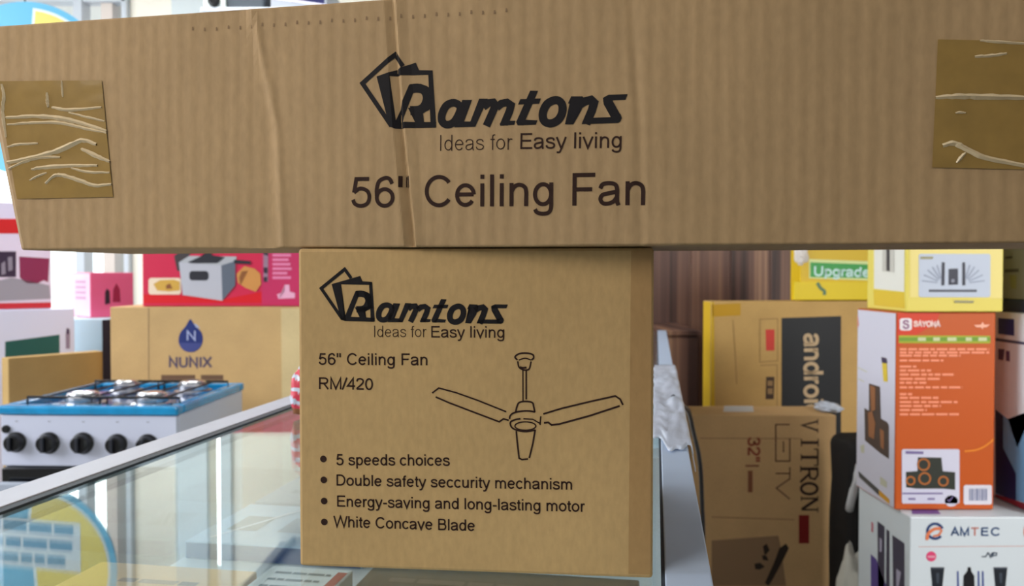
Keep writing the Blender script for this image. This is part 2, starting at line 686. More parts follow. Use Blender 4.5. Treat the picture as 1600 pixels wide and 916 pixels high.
def carton_px(name, label, cat, xl, xr, ytop, Y, z0, d, rz, body, h=None, **kw):
    """place a carton from where its front's left and right edges are seen and how far away it stands"""
    P = at(xl, 500, Y)
    k = (xr - CX) / FPX / math.cos(PITCH)
    dr = ray(xr, 500)
    k = dr.x / dr.y
    w = (k * P.y - P.x) / (math.cos(rz) - k * math.sin(rz))
    if h is None:
        h = at(xl, ytop, Y).z - z0
    return Carton(name, label, cat, (P.x, P.y, z0), rz, w, d, h, body, **kw)


# ------------------------------------------------------------------ the room
def plane_box(*a):
    return bx(*a)


tilefloor = mat('floor_tiles', (150, 146, 140), 0.35, var=0.08, scale=3)
struct('floor', bx(-5, 4, -3, 6, -0.05, 0), tilefloor)
struct('ceiling', bx(-5, 4, -3, 6, 2.9, 2.95), mat('ceiling_paint', (240, 240, 238), 0.8))


def wood_wall():
    m = bpy.data.materials.new('dark_wood_boards')
    m.use_nodes = True
    nt = m.node_tree
    N, L = nt.nodes, nt.links
    b = N['Principled BSDF']
    b.inputs['Roughness'].default_value = 0.42
    tc = N.new('ShaderNodeTexCoord')
    mp = N.new('ShaderNodeMapping')
    mp.inputs['Scale'].default_value = (12.0, 1.0, 0.14)
    nz = N.new('ShaderNodeTexNoise')
    nz.inputs['Scale'].default_value = 1.7
    nz.inputs['Detail'].default_value = 6
    nz.inputs['Roughness'].default_value = 0.55
    L.new(tc.outputs['Object'], mp.inputs[0])
    L.new(mp.outputs[0], nz.inputs['Vector'])
    cr = N.new('ShaderNodeValToRGB')
    e = cr.color_ramp.elements
    e[0].position, e[0].color = 0.34, lin((66, 46, 42))
    e[1].position, e[1].color = 0.70, lin((190, 148, 114))
    e.new(0.46).color = lin((106, 76, 66))
    e.new(0.58).color = lin((136, 100, 82))
    L.new(nz.outputs['Fac'], cr.inputs[0])
    L.new(cr.outputs[0], b.inputs['Base Color'])
    return m


WOOD = wood_wall()
bm = nb()
x = 0.1
while x < 4.0:
    box(bm, x, min(x + 0.183, 4.0), 3.9, 3.96, 0, 2.9, bev=0.002)
    x += 0.185
struct('wall_back', bm, WOOD)
struct('wall_side', bx(0.02, 0.1, 3.9, 6.0, 0, 2.9), M['white'])
struct('wall_right', bx(4.0, 4.08, -3, 6, 0, 2.9), M['white'])
struct('wall_light_block', bx(0.7, 4.0, -3.0, -2.92, 0, 2.9), M['white'])  # unseen wall, added to hold back ambient light from the right

# window front at the rear left: cream panels, posts, open bright bays between them
YW = 4.7


def xw(px):
    return at(px, 400, YW).x


frame_grey = mat('window_post_grey', (196, 204, 212), 0.5)
cream = mat('cream_paint', (240, 236, 222), 0.7)
beige = mat('beige_paint', (214, 204, 196), 0.7)
palegrey = mat('pale_blue_paint', (206, 216, 218), 0.7)
struct('wall_far', bx(xw(207), xw(325), YW, YW + 0.12, 0, 2.9), cream)
struct('wall_beyond', bx(xw(343), 0.02, YW, YW + 0.12, 0, 2.9), cream)
struct('trim_1', bx(xw(274), xw(324), YW - 0.03, YW - 0.001, 0, 2.9, bev=0.004), palegrey)
struct('trim_2', bx(xw(164), xw(182), YW - 0.02, YW + 0.1, 0, 2.9, bev=0.004), beige)
struct('trim_3', bx(xw(198), xw(206), YW - 0.04, YW + 0.1, 0, 2.9, bev=0.004), frame_grey)
struct('trim_4', bx(xw(344), xw(361), YW - 0.03, YW - 0.001, 0, 2.9, bev=0.004), palegrey)
bm = nb()
for a, b in ((-42, -28), (125, 139)):
    box(bm, xw(a), xw(b), YW - 0.05, YW + 0.05, 0, 2.9, bev=0.004)
box(bm, xw(-200), xw(205), YW - 0.04, YW + 0.04, 0.0, 0.12, bev=0.004)
box(bm, xw(-200), xw(205), YW - 0.04, YW + 0.04, 2.72, 2.9, bev=0.004)
w1 = struct('window_1', bm, frame_grey)
obj('pane', bx(xw(-200), xw(205), YW + 0.055, YW + 0.06, 0.12, 2.72), M['pane'], w1)
# sunlit pavement and street outside
street = mat('bright_outside', (250, 250, 250), 0.9)
struct('ground_outside', bx(-9, 2, 6.0, 12, -0.05, -0.0), street)
area('street_daylight', (-3.0, 7.5, 3.2), (-2.2, 4.0, 1.0), 4.0, 3.0, 160, (1, 1, 1))

# ------------------------------------------------------------------ glass display counter
PHI = math.atan(225 / FPX)
CTOP = 1.0
ccr = Matrix.Rotation(-PHI, 4, 'Z')      # local x to the right, local y along the counter


def ctr(px, py, z=CTOP):
    return ccr.inverted() @ hit_z(px, py, z)


sL, sR = -0.586, 0.0365
counter = empty('display_counter', 'long glass display counter with silver edge rails under the fan cartons', 'counter', (0, 0, 0), -PHI)
Y0, Y1 = -0.25, 3.0
obj('glass_top', bx(sL + 0.004, sR - 0.004, Y0, Y1, CTOP - 0.006, CTOP), M['glass'], counter)
obj('edge_rail', bx(sL, sL + 0.040, Y0, 1.62, CTOP + 0.0002, CTOP + 0.004, bev=0.001), M['alu'], counter, 'silver rail along the left edge')
obj('gasket', bx(sL + 0.040, sL + 0.050, Y0, 1.62, CTOP + 0.0002, CTOP + 0.003, bev=0.0008), M['gasket'], counter)
obj('edge_rail', bx(sR - 0.030, sR, Y0, Y1, CTOP + 0.0002, CTOP + 0.004, bev=0.001), M['whiterail'], counter, 'white rail along the right edge')
obj('gasket', bx(sR - 0.0325, sR - 0.030, Y0, Y1, CTOP + 0.0002, CTOP + 0.002), M['gasket'], counter)
obj('side_panel', bx(sR - 0.006, sR - 0.001, Y0, Y1, 0.10, CTOP - 0.007), M['white'], counter, 'white board closing the right side')
obj('glass_side', bx(sL + 0.002, sL + 0.007, Y0, Y1, 0.10, CTOP - 0.007), M['glass'], counter)
obj('shelf', bx(sL + 0.010, sR - 0.008, Y0, Y1, 0.842, 0.85, bev=0.001), mat('white_shelf', (196, 208, 216), 0.4, var=0.05, scale=4), counter)
obj('base', bx(sL, sR, Y0, Y1, 0, 0.10, bev=0.003), M['white'], counter)
for yy in (Y0 + 0.03, Y1 - 0.03):
    for ss in (sL + 0.022, sR - 0.022):
        obj('post', bx(ss - 0.012, ss + 0.012, yy - 0.012, yy + 0.012, 0.10, CTOP - 0.007, bev=0.002), M['alu'], counter)


def shelf_carton(name, label, cat, s0, s1, t0, t1, h, m, z=0.85):
    P = ccr @ Vector((s0, t0, z))
    return Carton(name, label, cat, (P.x, P.y, z), -PHI, s1 - s0, t1 - t0, h, m, bev=0.002)


rnd = random.Random(3)
# ------------------------------------------------------------------ fan motor carton (small)
A, B = hit_z(468, 885, CTOP + 0.0005), hit_z(1020, 905, CTOP + 0.0005)
yawS = math.atan2(B.y - A.y, B.x - A.x)
wS = (B - A).length
SM = Carton('fan_motor_carton', 'square brown fan carton with a line drawing of a ceiling fan, standing on the counter', 'carton',
            (A.x, A.y, CTOP + 0.0005), yawS, wS, 0.235, 0.2175, M['small'], bev=0.0022)
SM.eps = 0.00025
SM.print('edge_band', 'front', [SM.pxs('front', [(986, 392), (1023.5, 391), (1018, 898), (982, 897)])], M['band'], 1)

# ------------------------------------------------------------------ fan blade carton (long)
zL = SM.root.location.z + SM.h + 0.0006
yawL = -math.radians(11.4)
Pm = at(745, 387, 0.545)
uL, uR = -0.383, 0.397       # reach to the left and right of the middle point
orig = Vector((Pm.x, 0.545, zL)) + Vector((math.cos(yawL), math.sin(yawL), 0)) * uL
LG = Carton('fan_blade_carton', 'long brown fan carton with taped ends lying across the top of the square carton', 'carton',
            (orig.x, orig.y, zL), yawL, uR - uL, 0.125, 0.165, None)
LG.eps = 0.00025


def crease_line(pts):
    q = LG.pxs('front', pts)
    return q


CR1 = crease_line([(613, 0), (627, 200), (645, 384)])
CR2 = crease_line([(393, 15), (433, 200), (441, 386)])
CR3 = crease_line([(985, 0), (1000, 200), (1003, 384)])


def cr_u(cr, v):
    (u0, v0), (u1, v1), (u2, v2) = cr
    if v > v1:
        return u1 + (u0 - u1) * (v - v1) / (v0 - v1)
    return u1 + (u2 - u1) * (v - v1) / (v2 - v1)


def bumpL(u, v):
    """dents and fold lines pressed into the front panel; + is inwards"""
    y = 0.0
    dep = 0.0017 + 0.0022 * max(0, 1 - v / 0.15)
    d = u - cr_u(CR1, v)
    if -0.006 < d <= 0:
        y += dep * (1 + d / 0.006)
    elif 0 < d < 0.0026:
        y += dep - (dep + 0.0012) * d / 0.0026
    elif 0.0026 <= d < 0.010:
        y += -0.0012 * (1 - (d - 0.0026) / 0.0074)
    d = u - cr_u(CR2, v)
    y += -0.0016 * math.exp(-(d / 0.0035) ** 2) + 0.0022 / (1 + math.exp(d / 0.004)) * math.exp(-(d / 0.05) ** 2)
    d = u - cr_u(CR3, v)
    y += 0.0006 * math.exp(-(d / 0.003) ** 2)
    y += 0.0011 * noise.noise(Vector((u * 9, v * 5, 3.1))) + 0.0005 * noise.noise(Vector((u * 30, v * 12, 7.7)))
    return y


LG.bump = bumpL


def long_body():
    w, d, h = LG.w, LG.d, LG.h
    us = [w * i / 150 for i in range(151)]
    for cr in (CR1, CR2, CR3):
        c = cr[1][0]
        us += [c + 0.0008 * k for k in range(-18, 19)]
    us = sorted(u for u in us if 0 <= u <= w)
    r = 0.0017
    loop = []
    nv = 26
    for j in range(nv + 1):
        loop.append((0.0, r + (h - 2 * r) * j / nv))
    for a in (20, 45, 70):
        loop.append((r - r * math.cos(math.radians(a)), h - r + r * math.sin(math.radians(a))))
    loop += [(r, h), (d * .5, h + 0.0005), (d - r, h), (d, h - r), (d, r), (d - r, 0), (r, 0)]
    for a in (70, 45, 20):
        loop.append((r - r * math.cos(math.radians(a)), r - r * math.sin(math.radians(a))))
    bm = nb()
    rings = []
    for i, u in enumerate(us):
        ring = []
        for (y, z) in loop:
            uu = u
            e = min(u, w - u)
            # the left end leans: its foot is pushed in
            uu += 0.037 * (1 - z / h) * max(0, 1 - u / 0.10)
            yy = y
            if y < r * 1.01:
                yy += bumpL(u, z) * (1 - y / r if y > 0 else 1)
            if e < r and y < 0.5 * d:
                yy += (r - math.sqrt(max(0, r * r - (r - e) ** 2)))
            ring.append(bm.verts.new((uu, yy, z)))
        rings.append(ring)
    n = len(loop)
    for a, b in zip(rings, rings[1:]):
        for k in range(n):
            bm.faces.new((a[k], a[(k + 1) % n], b[(k + 1) % n], b[k]))
    bm.faces.new(rings[0])
    bm.faces.new(list(reversed(rings[-1])))
    return bm


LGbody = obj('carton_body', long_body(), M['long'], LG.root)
CUTS = []
for off in (-0.006, 0.0, 0.0026, 0.010):
    (u0, v0), (u1, v1), (u2, v2) = CR1
    for (ua, va, ub, vb) in ((u0, v0, u1, v1), (u1, v1, u2, v2)):
        dx, dz = ub - ua, vb - va
        l = math.hypot(dx, dz)
        CUTS.append((ua + off, va, dz / l, -dx / l))


# the maker's mark: fanned cards, a slanting R and the script letters (measured on the long carton)
def T1(p):
    return (550 + p[0] / 6.54, 70 + p[1] / 6.54)


def T2(p):
    return (670 + p[0] / 10.0, 130 + p[1] / 10.0)


def T3(p):
    return (820 + p[0] / 9.412, 130 + p[1] / 9.412)


def logo_px():
    out = []

    def R1(T, pts, w, sc, smooth=False, closed=False):
        q = smooth_pts(pts, 6, closed) if smooth else pts
        for k in ribbon(q, w, closed):
            out.append([T(p) for p in k])

    def PG(T, pts):
        out.append([T(p) for p in pts])
    # cards
    R1(T1, [(528, 225), (437, 98), (108, 395), (405, 832)], 46, 6.54)
    PG(T1, [(253, 325), (385, 318), (422, 800), (455, 850), (385, 838)])
    PG(T1, [(253, 325), (655, 185), (688, 262), (822, 264), (825, 308), (385, 320)])
    PG(T1, [(780, 264), (825, 264), (862, 845), (806, 845)])
    PG(T1, [(385, 838), (430, 792), (862, 790), (855, 848), (440, 856)])
    # R
    PG(T1, [(588, 412), (660, 400), (622, 510), (518, 795), (430, 810)])
    R1(T1, [(600, 452), (680, 446), (745, 472), (772, 545), (745, 628), (690, 668), (600, 676)], 92, 6.54, True)
    PG(T1, [(700, 400), (770, 425), (815, 460), (830, 660), (770, 640), (760, 520)])
    PG(T1, [(578, 648), (720, 640), (700, 712), (738, 792), (650, 800)])
    PG(T1, [(700, 712), (790, 668), (820, 620), (700, 640)])
    # a
    R1(T2, [(400, 308), (285, 345), (212, 470), (207, 590), (275, 648), (385, 615), (470, 480), (490, 370)], 120, 10, True, True)
    PG(T2, [(525, 262), (675, 262), (540, 570), (545, 612), (440, 650), (400, 690), (425, 560), (500, 340)])
    PG(T2, [(400, 692), (470, 600), (650, 600), (725, 682)])
    # m
    PG(T2, [(788, 245), (922, 245), (725, 682), (620, 682), (650, 600)])
    R1(T2, [(850, 375), (930, 312), (1010, 302), (1042, 345), (1000, 450), (900, 670)], 118, 10)
    R1(T2, [(1060, 385), (1140, 318), (1225, 304), (1284, 345), (1262, 440), (1175, 645)], 118, 10)
    PG(T2, [(1108, 640), (1140, 590), (1352, 588), (1336, 650), (1120, 668)])
    # t
    out.append([(828.5, 141.7), (840.7, 141.9), (821.3, 187), (818, 196), (809, 196), (806.5, 191)])
    out.append([(809, 196), (837, 194.8), (839.7, 188.2), (819, 187.2)])
    out.append([(809.5, 163.5), (813, 155.3), (845, 153.9), (842.3, 162)])
    # o
    R1(T3, [(455, 248), (540, 300), (550, 425), (490, 540), (380, 592), (285, 555), (265, 440), (330, 305)], 120, 9.4, True, True)
    # n
    PG(T3, [(635, 297), (682, 193), (850, 193), (878, 245), (830, 400), (712, 606), (590, 606), (712, 308)])
    R1(T3, [(800, 320), (880, 268), (975, 244), (1018, 285), (985, 400), (900, 600)], 122, 9.4)
    # s
    PG(T3, [(835, 602), (870, 514), (1290, 498), (1405, 565), (1372, 585)])
    R1(T3, [(1218, 205), (1228, 290), (1345, 500)], 140, 9.4)
    PG(T3, [(1150, 268), (1165, 205), (1232, 170), (1512, 162), (1480, 245), (1250, 252)])
    PG(T3, [(1270, 490), (1408, 455), (1426, 510), (1405, 565), (1370, 585), (1270, 580)])
    return out


LOGO = [[LG.px('front', *p) for p in q] for q in logo_px()]
LG.print('logo', 'front', LOGO, M['ink'], 1, cuts=CUTS)


def line(Cn, name, s, x0, y0, x1, y1, cap_px, weight, material, face='front', layer=1, cuts=None):
    p0, p1 = Cn.px(face, x0, y0), Cn.px(face, x1, y1)
    mx, my = (x0 + x1) / 2, (y0 + y1) / 2
    a, b = Cn.px(face, mx, my), Cn.px(face, mx, my - cap_px)
    cap = math.hypot(a[0] - b[0], a[1] - b[1])
    return Cn.print(name, face, text_polys(s, p0, p1, cap, weight), material, layer, cuts=cuts)


line(LG, 'lettering', 'Ideas for', 688, 236, 801, 234, 25, .045, M['brownink'], cuts=CUTS)
line(LG, 'lettering', 'Easy living', 813, 233, 971, 231, 25, .085, M['brownink'], cuts=CUTS)
line(LG, 'lettering', '56" Ceiling Fan', 549, 324.5, 1008, 320.5, 50, .090, M['brownink'], cuts=CUTS)

# perforated fold line below the top edge
pf = []
for i in range(28):
    x = 300 + i * 18.2
    y = 61 - 0.0565 * x + (2.0 if i % 3 else 0)
    u, v = LG.px('front', x, y)
    pf.append([(u - .0007, v - .0012), (u + .0007, v - .0012), (u + .0005, v + .0012), (u - .0005, v + .0012)])
LG.print('perforation', 'front', pf, mat('perforation_shadow', (126, 100, 72), 0.8), 1)


# packing tape at both ends: a thin sheet that follows the panel, with lifted wrinkles
def tape(polypx, wr, label):
    c = LG.pxs('front', polypx)
    bm = nb()
    nu, nv = 36, 30
    g = []
    for j in range(nv + 1):
        row = []
        for i in range(nu + 1):
            s, t = i / nu, j / nv
            p = [(c[0][k] * (1 - s) + c[1][k] * s) * (1 - t) + (c[3][k] * (1 - s) + c[2][k] * s) * t for k in (0, 1)]
            y = bumpL(*p) - 0.0006 - 0.0004 * abs(noise.noise(Vector((p[0] * 40, p[1] * 90, 1.0))))
            row.append(bm.verts.new((p[0], y, p[1])))
        g.append(row)
    for j in range(nv):
        for i in range(nu):
            bm.faces.new((g[j][i], g[j][i + 1], g[j + 1][i + 1], g[j + 1][i]))
    tp = obj('tape', bm, M['tape'], LG.root, label, smooth=True)
    bm = nb()
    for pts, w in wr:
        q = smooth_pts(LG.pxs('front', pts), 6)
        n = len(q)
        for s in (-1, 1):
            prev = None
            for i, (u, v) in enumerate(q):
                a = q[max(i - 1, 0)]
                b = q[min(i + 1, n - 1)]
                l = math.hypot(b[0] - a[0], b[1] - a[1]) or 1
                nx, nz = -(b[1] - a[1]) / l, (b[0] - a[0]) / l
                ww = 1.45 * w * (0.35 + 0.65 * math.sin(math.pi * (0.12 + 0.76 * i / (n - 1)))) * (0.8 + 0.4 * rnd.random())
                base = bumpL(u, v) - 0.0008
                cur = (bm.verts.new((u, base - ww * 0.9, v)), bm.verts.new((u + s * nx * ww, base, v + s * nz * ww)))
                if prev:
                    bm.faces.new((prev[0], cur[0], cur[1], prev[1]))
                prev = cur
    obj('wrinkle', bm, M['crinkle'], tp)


tape([(-6, 127), (160, 126), (178, 308), (27, 311)], [
    ([(10, 184), (60, 182), (110, 188), (168, 205)], .0011), ([(12, 195), (50, 192), (95, 192), (130, 200), (168, 208)], .0008),
    ([(74, 145), (75, 158), (76, 168)], .0009), ([(97, 126), (98, 140), (99, 152)], .0006), ([(82, 168), (110, 172), (160, 168)], .0009),
    ([(108, 176), (140, 184), (165, 190)], .0006), ([(12, 254), (45, 248), (90, 236), (128, 220), (152, 226)], .0013),
    ([(14, 264), (40, 252), (66, 246), (95, 246)], .0009), ([(128, 233), (150, 243), (173, 253)], .0011),
    ([(50, 265), (66, 262), (110, 259), (154, 259)], .0010), ([(112, 263), (140, 269), (173, 270)], .0007),
    ([(72, 287), (84, 276), (98, 274), (125, 282), (150, 290), (176, 288)], .0010), ([(47, 282), (60, 275), (74, 270)], .0006),
    ([(12, 230), (28, 226), (60, 224)], .0007), ([(3, 132), (7, 150), (5, 175), (10, 215)], .0010)],
    'brown packing tape with pale wrinkles on the left end')
tape([(1465, 62), (1640, 66), (1640, 266), (1456, 262)], [
    ([(1461, 153), (1500, 151), (1550, 152), (1630, 154)], .0012), ([(1472, 228), (1490, 224), (1510, 234), (1545, 248), (1630, 264)], .0012),
    ([(1494, 255), (1501, 246), (1508, 239)], .0007), ([(1522, 89), (1545, 88), (1572, 84)], .0007), ([(1492, 177), (1500, 176), (1508, 177)], .0005),
    ([(1530, 64), (1560, 66), (1630, 70)], .0006)],
    'brown packing tape on the right end')

# ------------------------------------------------------------------ print on the small carton
la, lb = LG.px('front', 561, 131), LG.px('front', 980.5, 147.2)
sa, sb = SM.px('front', 498, 451), SM.px('front', 793.4, 470.5)
k = (sb[0] - sa[0]) / (lb[0] - la[0])
SM.print('logo', 'front', [[(sa[0] + (u - la[0]) * k, sa[1] + (v - la[1]) * k * 0.99) for u, v in q] for q in LOGO], M['ink'], 1)
IK = M['brownink']
line(SM, 'lettering', 'Ideas for', 585, 527, 667, 527, 18, .05, IK)
line(SM, 'lettering', 'Easy living', 674, 527.5, 788, 528, 18, .09, IK)
line(SM, 'lettering', '56" Ceiling Fan', 498, 570, 668, 571, 18.3, .100, IK)
line(SM, 'lettering', 'RM/420', 498.5, 608, 583, 609.5, 18.3, .100, IK)
line(SM, 'lettering', '5 speeds choices', 525.6, 727, 703, 728, 17.6, .102, IK)
line(SM, 'lettering', 'Double safety seccurity mechanism', 526, 758.8, 894, 765.5, 17.6, .102, IK)
line(SM, 'lettering', 'Energy-saving and long-lasting motor', 527, 791.7, 915, 800, 17.6, .102, IK)
line(SM, 'lettering', 'White Concave Blade', 521, 823.6, 742, 830, 17.6, .102, IK)
bl = []
for x, y in ((505.4, 717.3), (506, 750), (506.5, 783), (506.8, 815.7)):
    u, v = SM.px('front', x, y)
    bl.append(ell(u, v, .0023, .0023, 0, 345, 20))
SM.print('bullet_mark', 'front', bl, IK, 1)

FAN = [
    ([(680, 150), (663, 128), (690, 106), (738, 100), (788, 110), (796, 134), (780, 150)], 12, True),
    ([(690, 150), (735, 137), (778, 150)], 9, True),
    ([(682, 158), (690, 198), (712, 216), (738, 222), (765, 212), (778, 160)], 11, True),
    ([(698, 200), (718, 206), (745, 203)], 14, True),
    ([(719, 222), (720, 442)], 9, False), ([(743, 222), (743, 432)], 11, False),
    ([(668, 520), (676, 485), (692, 455), (735, 446), (785, 454), (797, 485), (804, 522)], 12, True),
    ([(624, 572), (628, 550), (650, 530), (700, 517), (760, 514), (806, 522)], 12, True),
    ([(702, 570), (660, 578), (630, 596), (640, 632), (680, 653), (740, 661), (806, 652)], 12, True),
    (ell(737, 622, 75, 30), 9, False),
    ([(722, 570), (790, 574), (842, 604), (848, 552)], 9, False), ([(846, 556), (842, 615)], 9, False),
    ([(70, 386), (118, 350), (240, 383), (400, 440), (600, 520)], 11, False),
    ([(95, 414), (190, 455), (370, 524), (550, 592), (580, 571), (618, 581)], 12, False),
    ([(865, 536), (1000, 495), (1200, 447), (1380, 407), (1415, 430), (1435, 472)], 12, False),
    ([(870, 600), (900, 596), (925, 615), (980, 608), (1200, 548), (1412, 478)], 13, False),
    ([(672, 658), (678, 730), (692, 852), (712, 862), (756, 858)], 12, False),
    ([(807, 648), (790, 750), (765, 852)], 12, False),
]
fp = []
for pts, w, smo in FAN:
    q = smooth_pts(pts, 6) if smo else pts
    q = [SM.px('front', 660 + x / 4.58, 530 + y / 4.58) for x, y in q]
    cl = len(pts) > 20
    fp += ribbon(q, w / 4.58 * 0.571 / FPX, cl)
SM.print('fan_drawing', 'front', fp, IK, 1)
obj('top_seam_tape', bx(0.01, wS - 0.01, 0.095, 0.14, SM.h + 0.0001, SM.h + 0.0004), M['tape'], SM.root)

# ------------------------------------------------------------------ things on the shelf under the glass
def shelf_px(name, label, cat, xl, xr, ynear, yfar, h, m):
    z = 0.85 + h
    xm = (xl + xr) / 2
    a, b, n, f = ctr(xl, yfar, z), ctr(xr, yfar, z), ctr(xm, ynear, z), ctr(xm, yfar, z)
    s0 = max(a.x, sL + 0.014)
    return shelf_carton(name, label, cat, s0, b.x, n.y, f.y, h, m)


t = shelf_px('tan_carton', 'tan carton lying on the shelf under the counter glass', 'carton', 120, 414, 1150, 884, 0.05, M['tan'])
t.print('printed_mark', 'top', scribble(t.w * .3, t.d - .05, t.w * .8, 0.010, rnd), C(120, 96, 70, 0.7))
w_ = shelf_px('white_leaflet_box', 'flat white printed box with a red edge under the glass, beside the tan carton', 'box', 422, 556, 1150, 887, 0.05, C(214, 226, 232, 0.4))
for i in range(7):
    w_.print('printed_line', 'top', scribble(0.012, w_.d - 0.022 - i * 0.018, 0.012 + rnd.uniform(.05, .07), 0.005, rnd), C(120, 140, 150, 0.6))
w_.print('red_edge', 'top', [[(w_.w - .012, 0.05), (w_.w - .002, 0.05), (w_.w - .002, w_.d - .01), (w_.w - .012, w_.d - .01)]], C(168, 66, 62, 0.5))
b_ = shelf_px('notebook_box', 'flat pale blue box with dark blue front edge lying under the counter glass', 'box', 330, 640, 857, 792, 0.022, C(150, 180, 208, 0.35))
W2, D2 = b_.w, b_.d
b_.print('front_band', 'front', [[(0.002, 0.001), (W2 - .002, 0.001), (W2 - .002, 0.021), (0.002, 0.021)]], C(40, 74, 128, 0.35))
b_.print('picture', 'top', [[(W2 * .12, D2 * .3), (W2 * .30, D2 * .3), (W2 * .30, D2 * .66), (W2 * .12, D2 * .66)]], C(76, 92, 104, 0.4))
b_.print('picture', 'top', [[(W2 * .42, D2 * .3), (W2 * .70, D2 * .3), (W2 * .70, D2 * .66), (W2 * .42, D2 * .66)]], C(96, 122, 150, 0.4))
b_.print('pale_stripe', 'top', [[(W2 * .1, D2 * .1), (W2 * .12, D2 * .1), (W2 * .42, D2 * .97), (W2 * .40, D2 * .97)]], C(216, 222, 236, 0.4), 2)
c_ = shelf_px('grey_laptop_box', 'flat grey box under the glass behind the pale blue box', 'box', 372, 600, 788, 735, 0.022, C(122, 128, 144, 0.5))
c_.print('printed_mark', 'top', scribble(0.03, 0.05, 0.2, 0.02, rnd), C(92, 96, 112, 0.6))
g_ = shelf_px('grey_box', 'dark grey flat box under the glass below the square fan carton', 'box', 576, 1000, 1150, 893, 0.035, mat('mottled_dark_card', (70, 66, 58), 0.5, var=0.25, scale=30))
g_.print('printed_mark', 'top', scribble(0.03, g_.d - .05, 0.22, 0.012, rnd), C(110, 102, 92, 0.6))


# ------------------------------------------------------------------ crumpled soft things
def lump(bm, c, r, seed, amp=0.25, sub=4, flat=True, freq=2.2):
    g = bmesh.ops.create_icosphere(bm, subdivisions=sub, radius=1.0)
    for v in g['verts']:
        n = v.co.normalized()
        k = 1 + amp * (noise.noise(n * freq + Vector((seed, 0, 0))) + 0.6 * abs(noise.noise(n * freq * 2.6 + Vector((0, seed, 0)))))
        p = Vector((n.x * r[0], n.y * r[1], n.z * r[2])) * k
        if flat and p.z < -r[2] * 0.8:
            p.z = -r[2] * 0.8
        v.co = Vector(c) + p
    return bm


# striped packet at the counter edge, left of the square carton
P = hit_z(463, 652, CTOP)
bm = lump(nb(), (0, 0, 0.030), (0.020, 0.024, 0.036), 4.0, 0.16, flat=True, freq=2.6)
for f in bm.faces:
    c = f.calc_center_median()
    ph = (c.z * 1.0 + 0.35 * c.x + 0.2 * c.y + 0.004 * noise.noise(c * 60)) % 0.017
    f.material_index = 2 if c.z < 0.010 else (1 if ph < 0.010 else 0)
pk = tag(obj('striped_packet', bm, [M['plastic'], C(214, 62, 84, 0.4), C(140, 88, 48, 0.6)], smooth=True),
         'red and white striped packet on the counter edge behind the square fan carton', 'packet')
pk.location = (P.x + 0.012, P.y, CTOP + 0.0045)

# milky plastic on the right rail and the black cord beside it
P = hit_z(1040, 640, CTOP)
ta, tb = ctr(1045, 690).y, ctr(1040, 575).y
bm = nb()
nu, nv = 40, 26
g = []
for i in range(nu + 1):
    row = []
    for j in range(nv + 1):
        t = ta + (tb - ta) * i / nu
        wv_ = 0.5 + 0.5 * noise.noise(Vector((i * .23, 1.7, 0)))
        v = (j / nv) * (0.050 + 0.022 * wv_) - 0.004 * noise.noise(Vector((i * .4, 9.1, 0)))
        ss = sR - 0.040 + v
        z = CTOP + 0.0052 + 0.0105 * max(0.0, noise.noise(Vector((t * 26, v * 60, 4.4))) + .35) * math.sin(math.pi * min(1, .12 + .8 * j / nv)) * math.sin(math.pi * (0.04 + .92 * i / nu))
        if ss > sR + 0.004:
            z -= (ss - sR - 0.004) * 1.6
            ss = sR + 0.004 + (ss - sR - 0.004) * 0.25
        row.append(bm.verts.new((ss, t + (1 - i / nu) ** 2 * 0.075 * (noise.noise(Vector((j * .21, 3.3, 0))) - .9 * math.sin(j / nv * 3.0)), z)))
    g.append(row)
for i in range(nu):
    for j in range(nv):
        bm.faces.new((g[i][j], g[i + 1][j], g[i + 1][j + 1], g[i][j + 1]))
pb = tag(obj('plastic_bag', bm, M['plastic'], smooth=True),
         'crumpled milky plastic bag draped over the white counter rail beside the square carton', 'bag')
pb.rotation_euler = (0, 0, -PHI)
sd = pb.modifiers.new('thickness', 'SOLIDIFY')
sd.thickness = 0.0008
sd.offset = 1.0
cable = smooth_pts([tuple(at(1052, 621, 1.30)), tuple(at(1066, 634, 1.36)), tuple(at(1076, 644, 1.5)), tuple(at(1083, 674, 1.60)), tuple(at(1091, 707, 1.66)), tuple(at(1095, 740, 1.69)),
                    tuple(at(1097, 790, 1.70)), tuple(at(1099, 850, 1.70)), (0.40, 1.71, 0.35), (0.42, 1.76, 0.03), (0.47, 1.85, 0.006)], 6)
tag(obj('cord', tube(nb(), cable, 0.0045), M['black'], smooth=True), 'black cord hanging down beside the counter from the plastic bag', 'cord')

# ------------------------------------------------------------------ gas cooker
YST = 2.3
L0, R0 = at(3, 648, YST), at(281, 648, YST)
wst = (R0 - L0).length
zst = L0.z
sto = empty('gas_cooker', 'white freestanding gas cooker with five black knobs and blue film on its top', 'cooker', (L0.x, YST, 0), -math.radians(2.0))
D = 0.50
obj('body', bx(0, wst, 0.012, D, 0.06, zst, bev=0.004), M['enamel'], sto)
obj('control_panel', bx(0, wst, -0.004, 0.012, zst - 0.142, zst - 0.001, bev=0.003), M['enamel'], sto)
dr = obj('oven_door', bx(0.004, wst - 0.004, -0.012, 0.0115, 0.14, zst - 0.145, bev=0.004), mat('black_glass_door', (14, 15, 18), 0.12, coat=0.5), sto)
bm = nb()
box(bm, 0.01, 0.26, -0.045, -0.03, zst - 0.215, zst - 0.178, bev=0.006)
box(bm, 0.03, 0.05, -0.031, -0.0125, zst - 0.205, zst - 0.188)
box(bm, 0.22, 0.24, -0.031, -0.0125, zst - 0.205, zst - 0.188)
obj('handle', bm, mat('grey_handle', (164, 172, 188), 0.35), dr)
obj('drawer', bx(0.004, wst - 0.004, -0.008, 0.0115, 0.06, 0.136, bev=0.003), M['enamel'], sto)
